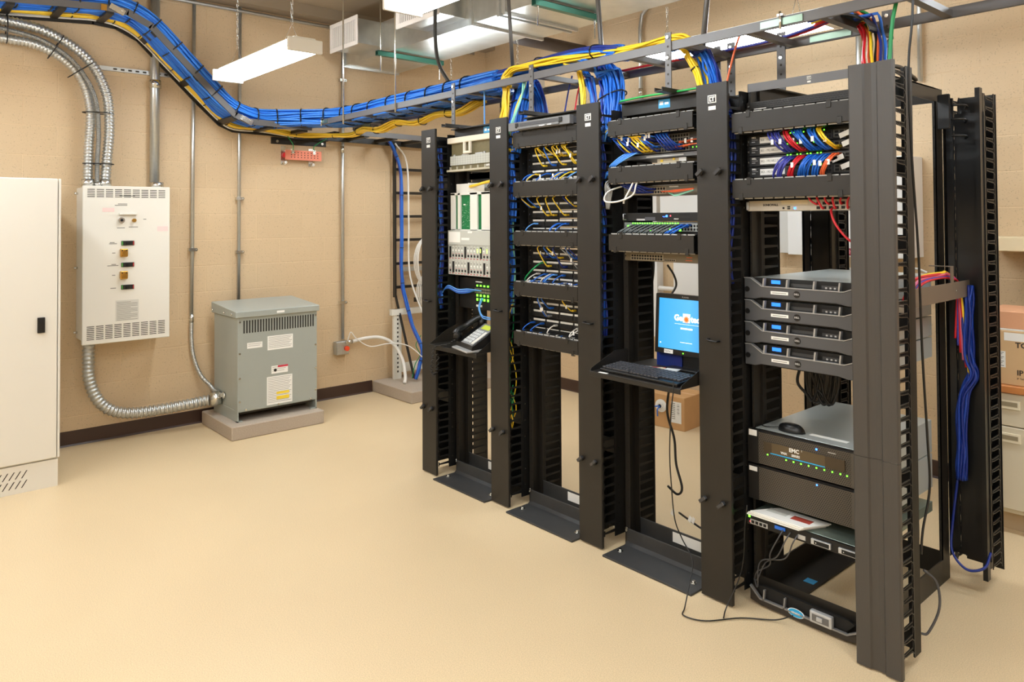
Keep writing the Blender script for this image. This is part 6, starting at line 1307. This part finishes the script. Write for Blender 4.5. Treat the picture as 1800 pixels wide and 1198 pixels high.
# base cabinet, worktop and boxes at the right
XR0 = ax(1762, 700, -1.17)
CB = mat('cabinet_beige', (214, 204, 180), .45)
yf = 4.27
c = thing('drawer_cabinet', 'beige metal drawer cabinet with recessed pulls at the right edge, under a wooden top', 'cabinet', (-.75, 4.5, 0))
MB(CB).box(-1.27, .35, yf+.03, YB-.02, .10, .70).build('body', c, .003); MB(mat('plinth', (190, 168, 136), .6)).box(-1.25, .35, yf+.09, YB-.02, 0, .10).build('plinth', c)
for i, (za, zb) in enumerate(((.535, .695), (.125, .53))):
    for j, xa in enumerate((-1.268, -.72, -.17)):
        d = MB(CB).box(xa, xa+.54, yf+.008, yf+.03, za, zb).build('drawer', c, .003)
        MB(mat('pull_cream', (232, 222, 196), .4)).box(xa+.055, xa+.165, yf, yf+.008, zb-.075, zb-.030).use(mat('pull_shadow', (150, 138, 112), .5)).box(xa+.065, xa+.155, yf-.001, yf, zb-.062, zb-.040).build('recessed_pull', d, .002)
MB(mat('lock_brass', (150, 130, 90), .35, .8)).box(-1.225, -1.20, yf+.02, yf+.03, .09, .12).build('cabinet_foot', c)
tag(MB(mat('worktop_wood', (196, 128, 72), .4, noise=.12, nscale=12, aniso=(1, 12, 12))).box(-1.29, .37, yf-.01, YB-.005, .70, .735).build('worktop', bevel=.003), 'orange-brown wooden worktop on the beige drawer cabinet', 'worktop')
b = thing('cardboard_box', 'large brown phone carton with printed handling marks on the wooden worktop', 'box', (-1.0, 4.5, .735))
yb0 = yf+.02; zb = 1.005
MB(mat('carton_pale', (206, 172, 128), .7, noise=.04, nscale=15)).box(-1.255, -.62, yb0, yb0+.36, .735, zb).build('carton', b, .004)
KB = mat('print_black', (54, 46, 38), .7)
def frame_mark(x, z, s, kind):
    q_ = MB(KB).box(x, x+s, yb0-.001, yb0, z, z+.0025).box(x, x+s, yb0-.001, yb0, z+s, z+s+.0025).box(x, x+.0025, yb0-.001, yb0, z, z+s).box(x+s-.0025, x+s, yb0-.001, yb0, z, z+s)
    if kind: 
        for k2 in (.3, .65): q_.box(x+s*k2, x+s*k2+.003, yb0-.001, yb0, z+s*.2, z+s*.65).prism([(x+s*k2-.006, z+s*.65), (x+s*k2+.009, z+s*.65), (x+s*k2+.0015, z+s*.88)], 'y', yb0-.001, yb0)
    else: q_.cyl((x+s/2, yb0-.001, z+s*.55), (x+s/2, yb0, z+s*.55), s*.22, 14).box(x+s*.45, x+s*.55, yb0-.001, yb0, z+s*.12, z+s*.4)
    q_.build('handling_mark', b)
frame_mark(-1.232, .955-.0, .033, True); frame_mark(-1.232, .912, .033, False)
MB(PAPER).box(-1.17, -1.0, yb0-.001, yb0, .955, .995).build('shipping_label', b); MB(PAPER).box(-1.232, -1.165, yb0-.001, yb0, .82, .90).use(GT)
q_ = MB(PAPER).box(-1.232, -1.165, yb0-.001, yb0, .82, .90); q_.use(GT)
for i in range(10): q_.box(-1.226, -1.172-.006*(i % 3), yb0-.0014, yb0-.001, .892-.0072*i, .895-.0072*i)
q_.build('address_label', b)
text('TOSHIBA', .036, (-1.122, yb0-.0006, .935), KB, 'lettering', b, bold=.0012); text('IP', .036, (-1.118, yb0-.0006, .80), KB, 'lettering', b, bold=.0008); text('IP Telephone', .012, (-1.118, yb0-.0006, .772), KB, 'lettering', b)
b = thing('cardboard_box', 'flat pinkish-brown carton lying on top of the large phone carton', 'box', (-1.0, 4.45, zb))
MB(mat('carton_pink', (216, 160, 122), .7)).box(-1.262, -.63, yb0+.01, yb0+.32, zb+.008, zb+.095).build('carton', b, .004); MB(PAPER).box(-1.262, -.63, yb0+.005, yb0+.33, zb+.001, zb+.008).build('white_liner', b)
BT = mat('telecom_beige', (220, 206, 172), .45)
for i, (z0, z1, lb) in enumerate(((1.0, 1.115, 'lowest beige phone system cabinet of the stack, mostly hidden by the flat carton'), (1.117, 1.232, 'middle beige phone system cabinet with a grid vent'), (1.234, 1.36, 'top beige phone system cabinet under the cream wall shelf'))):
    t = thing('phone_cabinet', lb, 'phone system', (-.9, 4.7, z0), 'beige phone system cabinets')
    ya = 4.66
    MB(BT).box(-1.155, -.7, ya, YB-.01, z0, z1).build('housing', t, .003)
    q_ = MB(DARKSLOT)
    for r_ in range(4):
        for c_ in range(6): q_.box(-1.125+c_*.02, -1.113+c_*.02, ya-.001, ya, z0+.012+r_*.016, z0+.022+r_*.016)
    q_.build('vent_grid', t); text('TOSHIBA', .018, (-1.135, ya-.0006, z1-.022), GT, 'lettering', t, bold=.0006)
tag(MB(mat('telecom_riser', (206, 192, 160), .5)).box(-1.15, -.7, 4.66, YB-.01, .737, .998).build('riser_box'), 'beige box under the phone cabinets behind the cartons', 'box')
t = thing('wall_shelf', 'cream wall-mounted cabinet at the right edge above the phone cabinets', 'wall cabinet', (-.8, 4.75, 1.37))
MB(mat('wall_cab_cream', (222, 204, 168), .5)).box(-1.355, -.5, 4.62, YB-.001, 1.385, 1.46).build('body', t, .003)
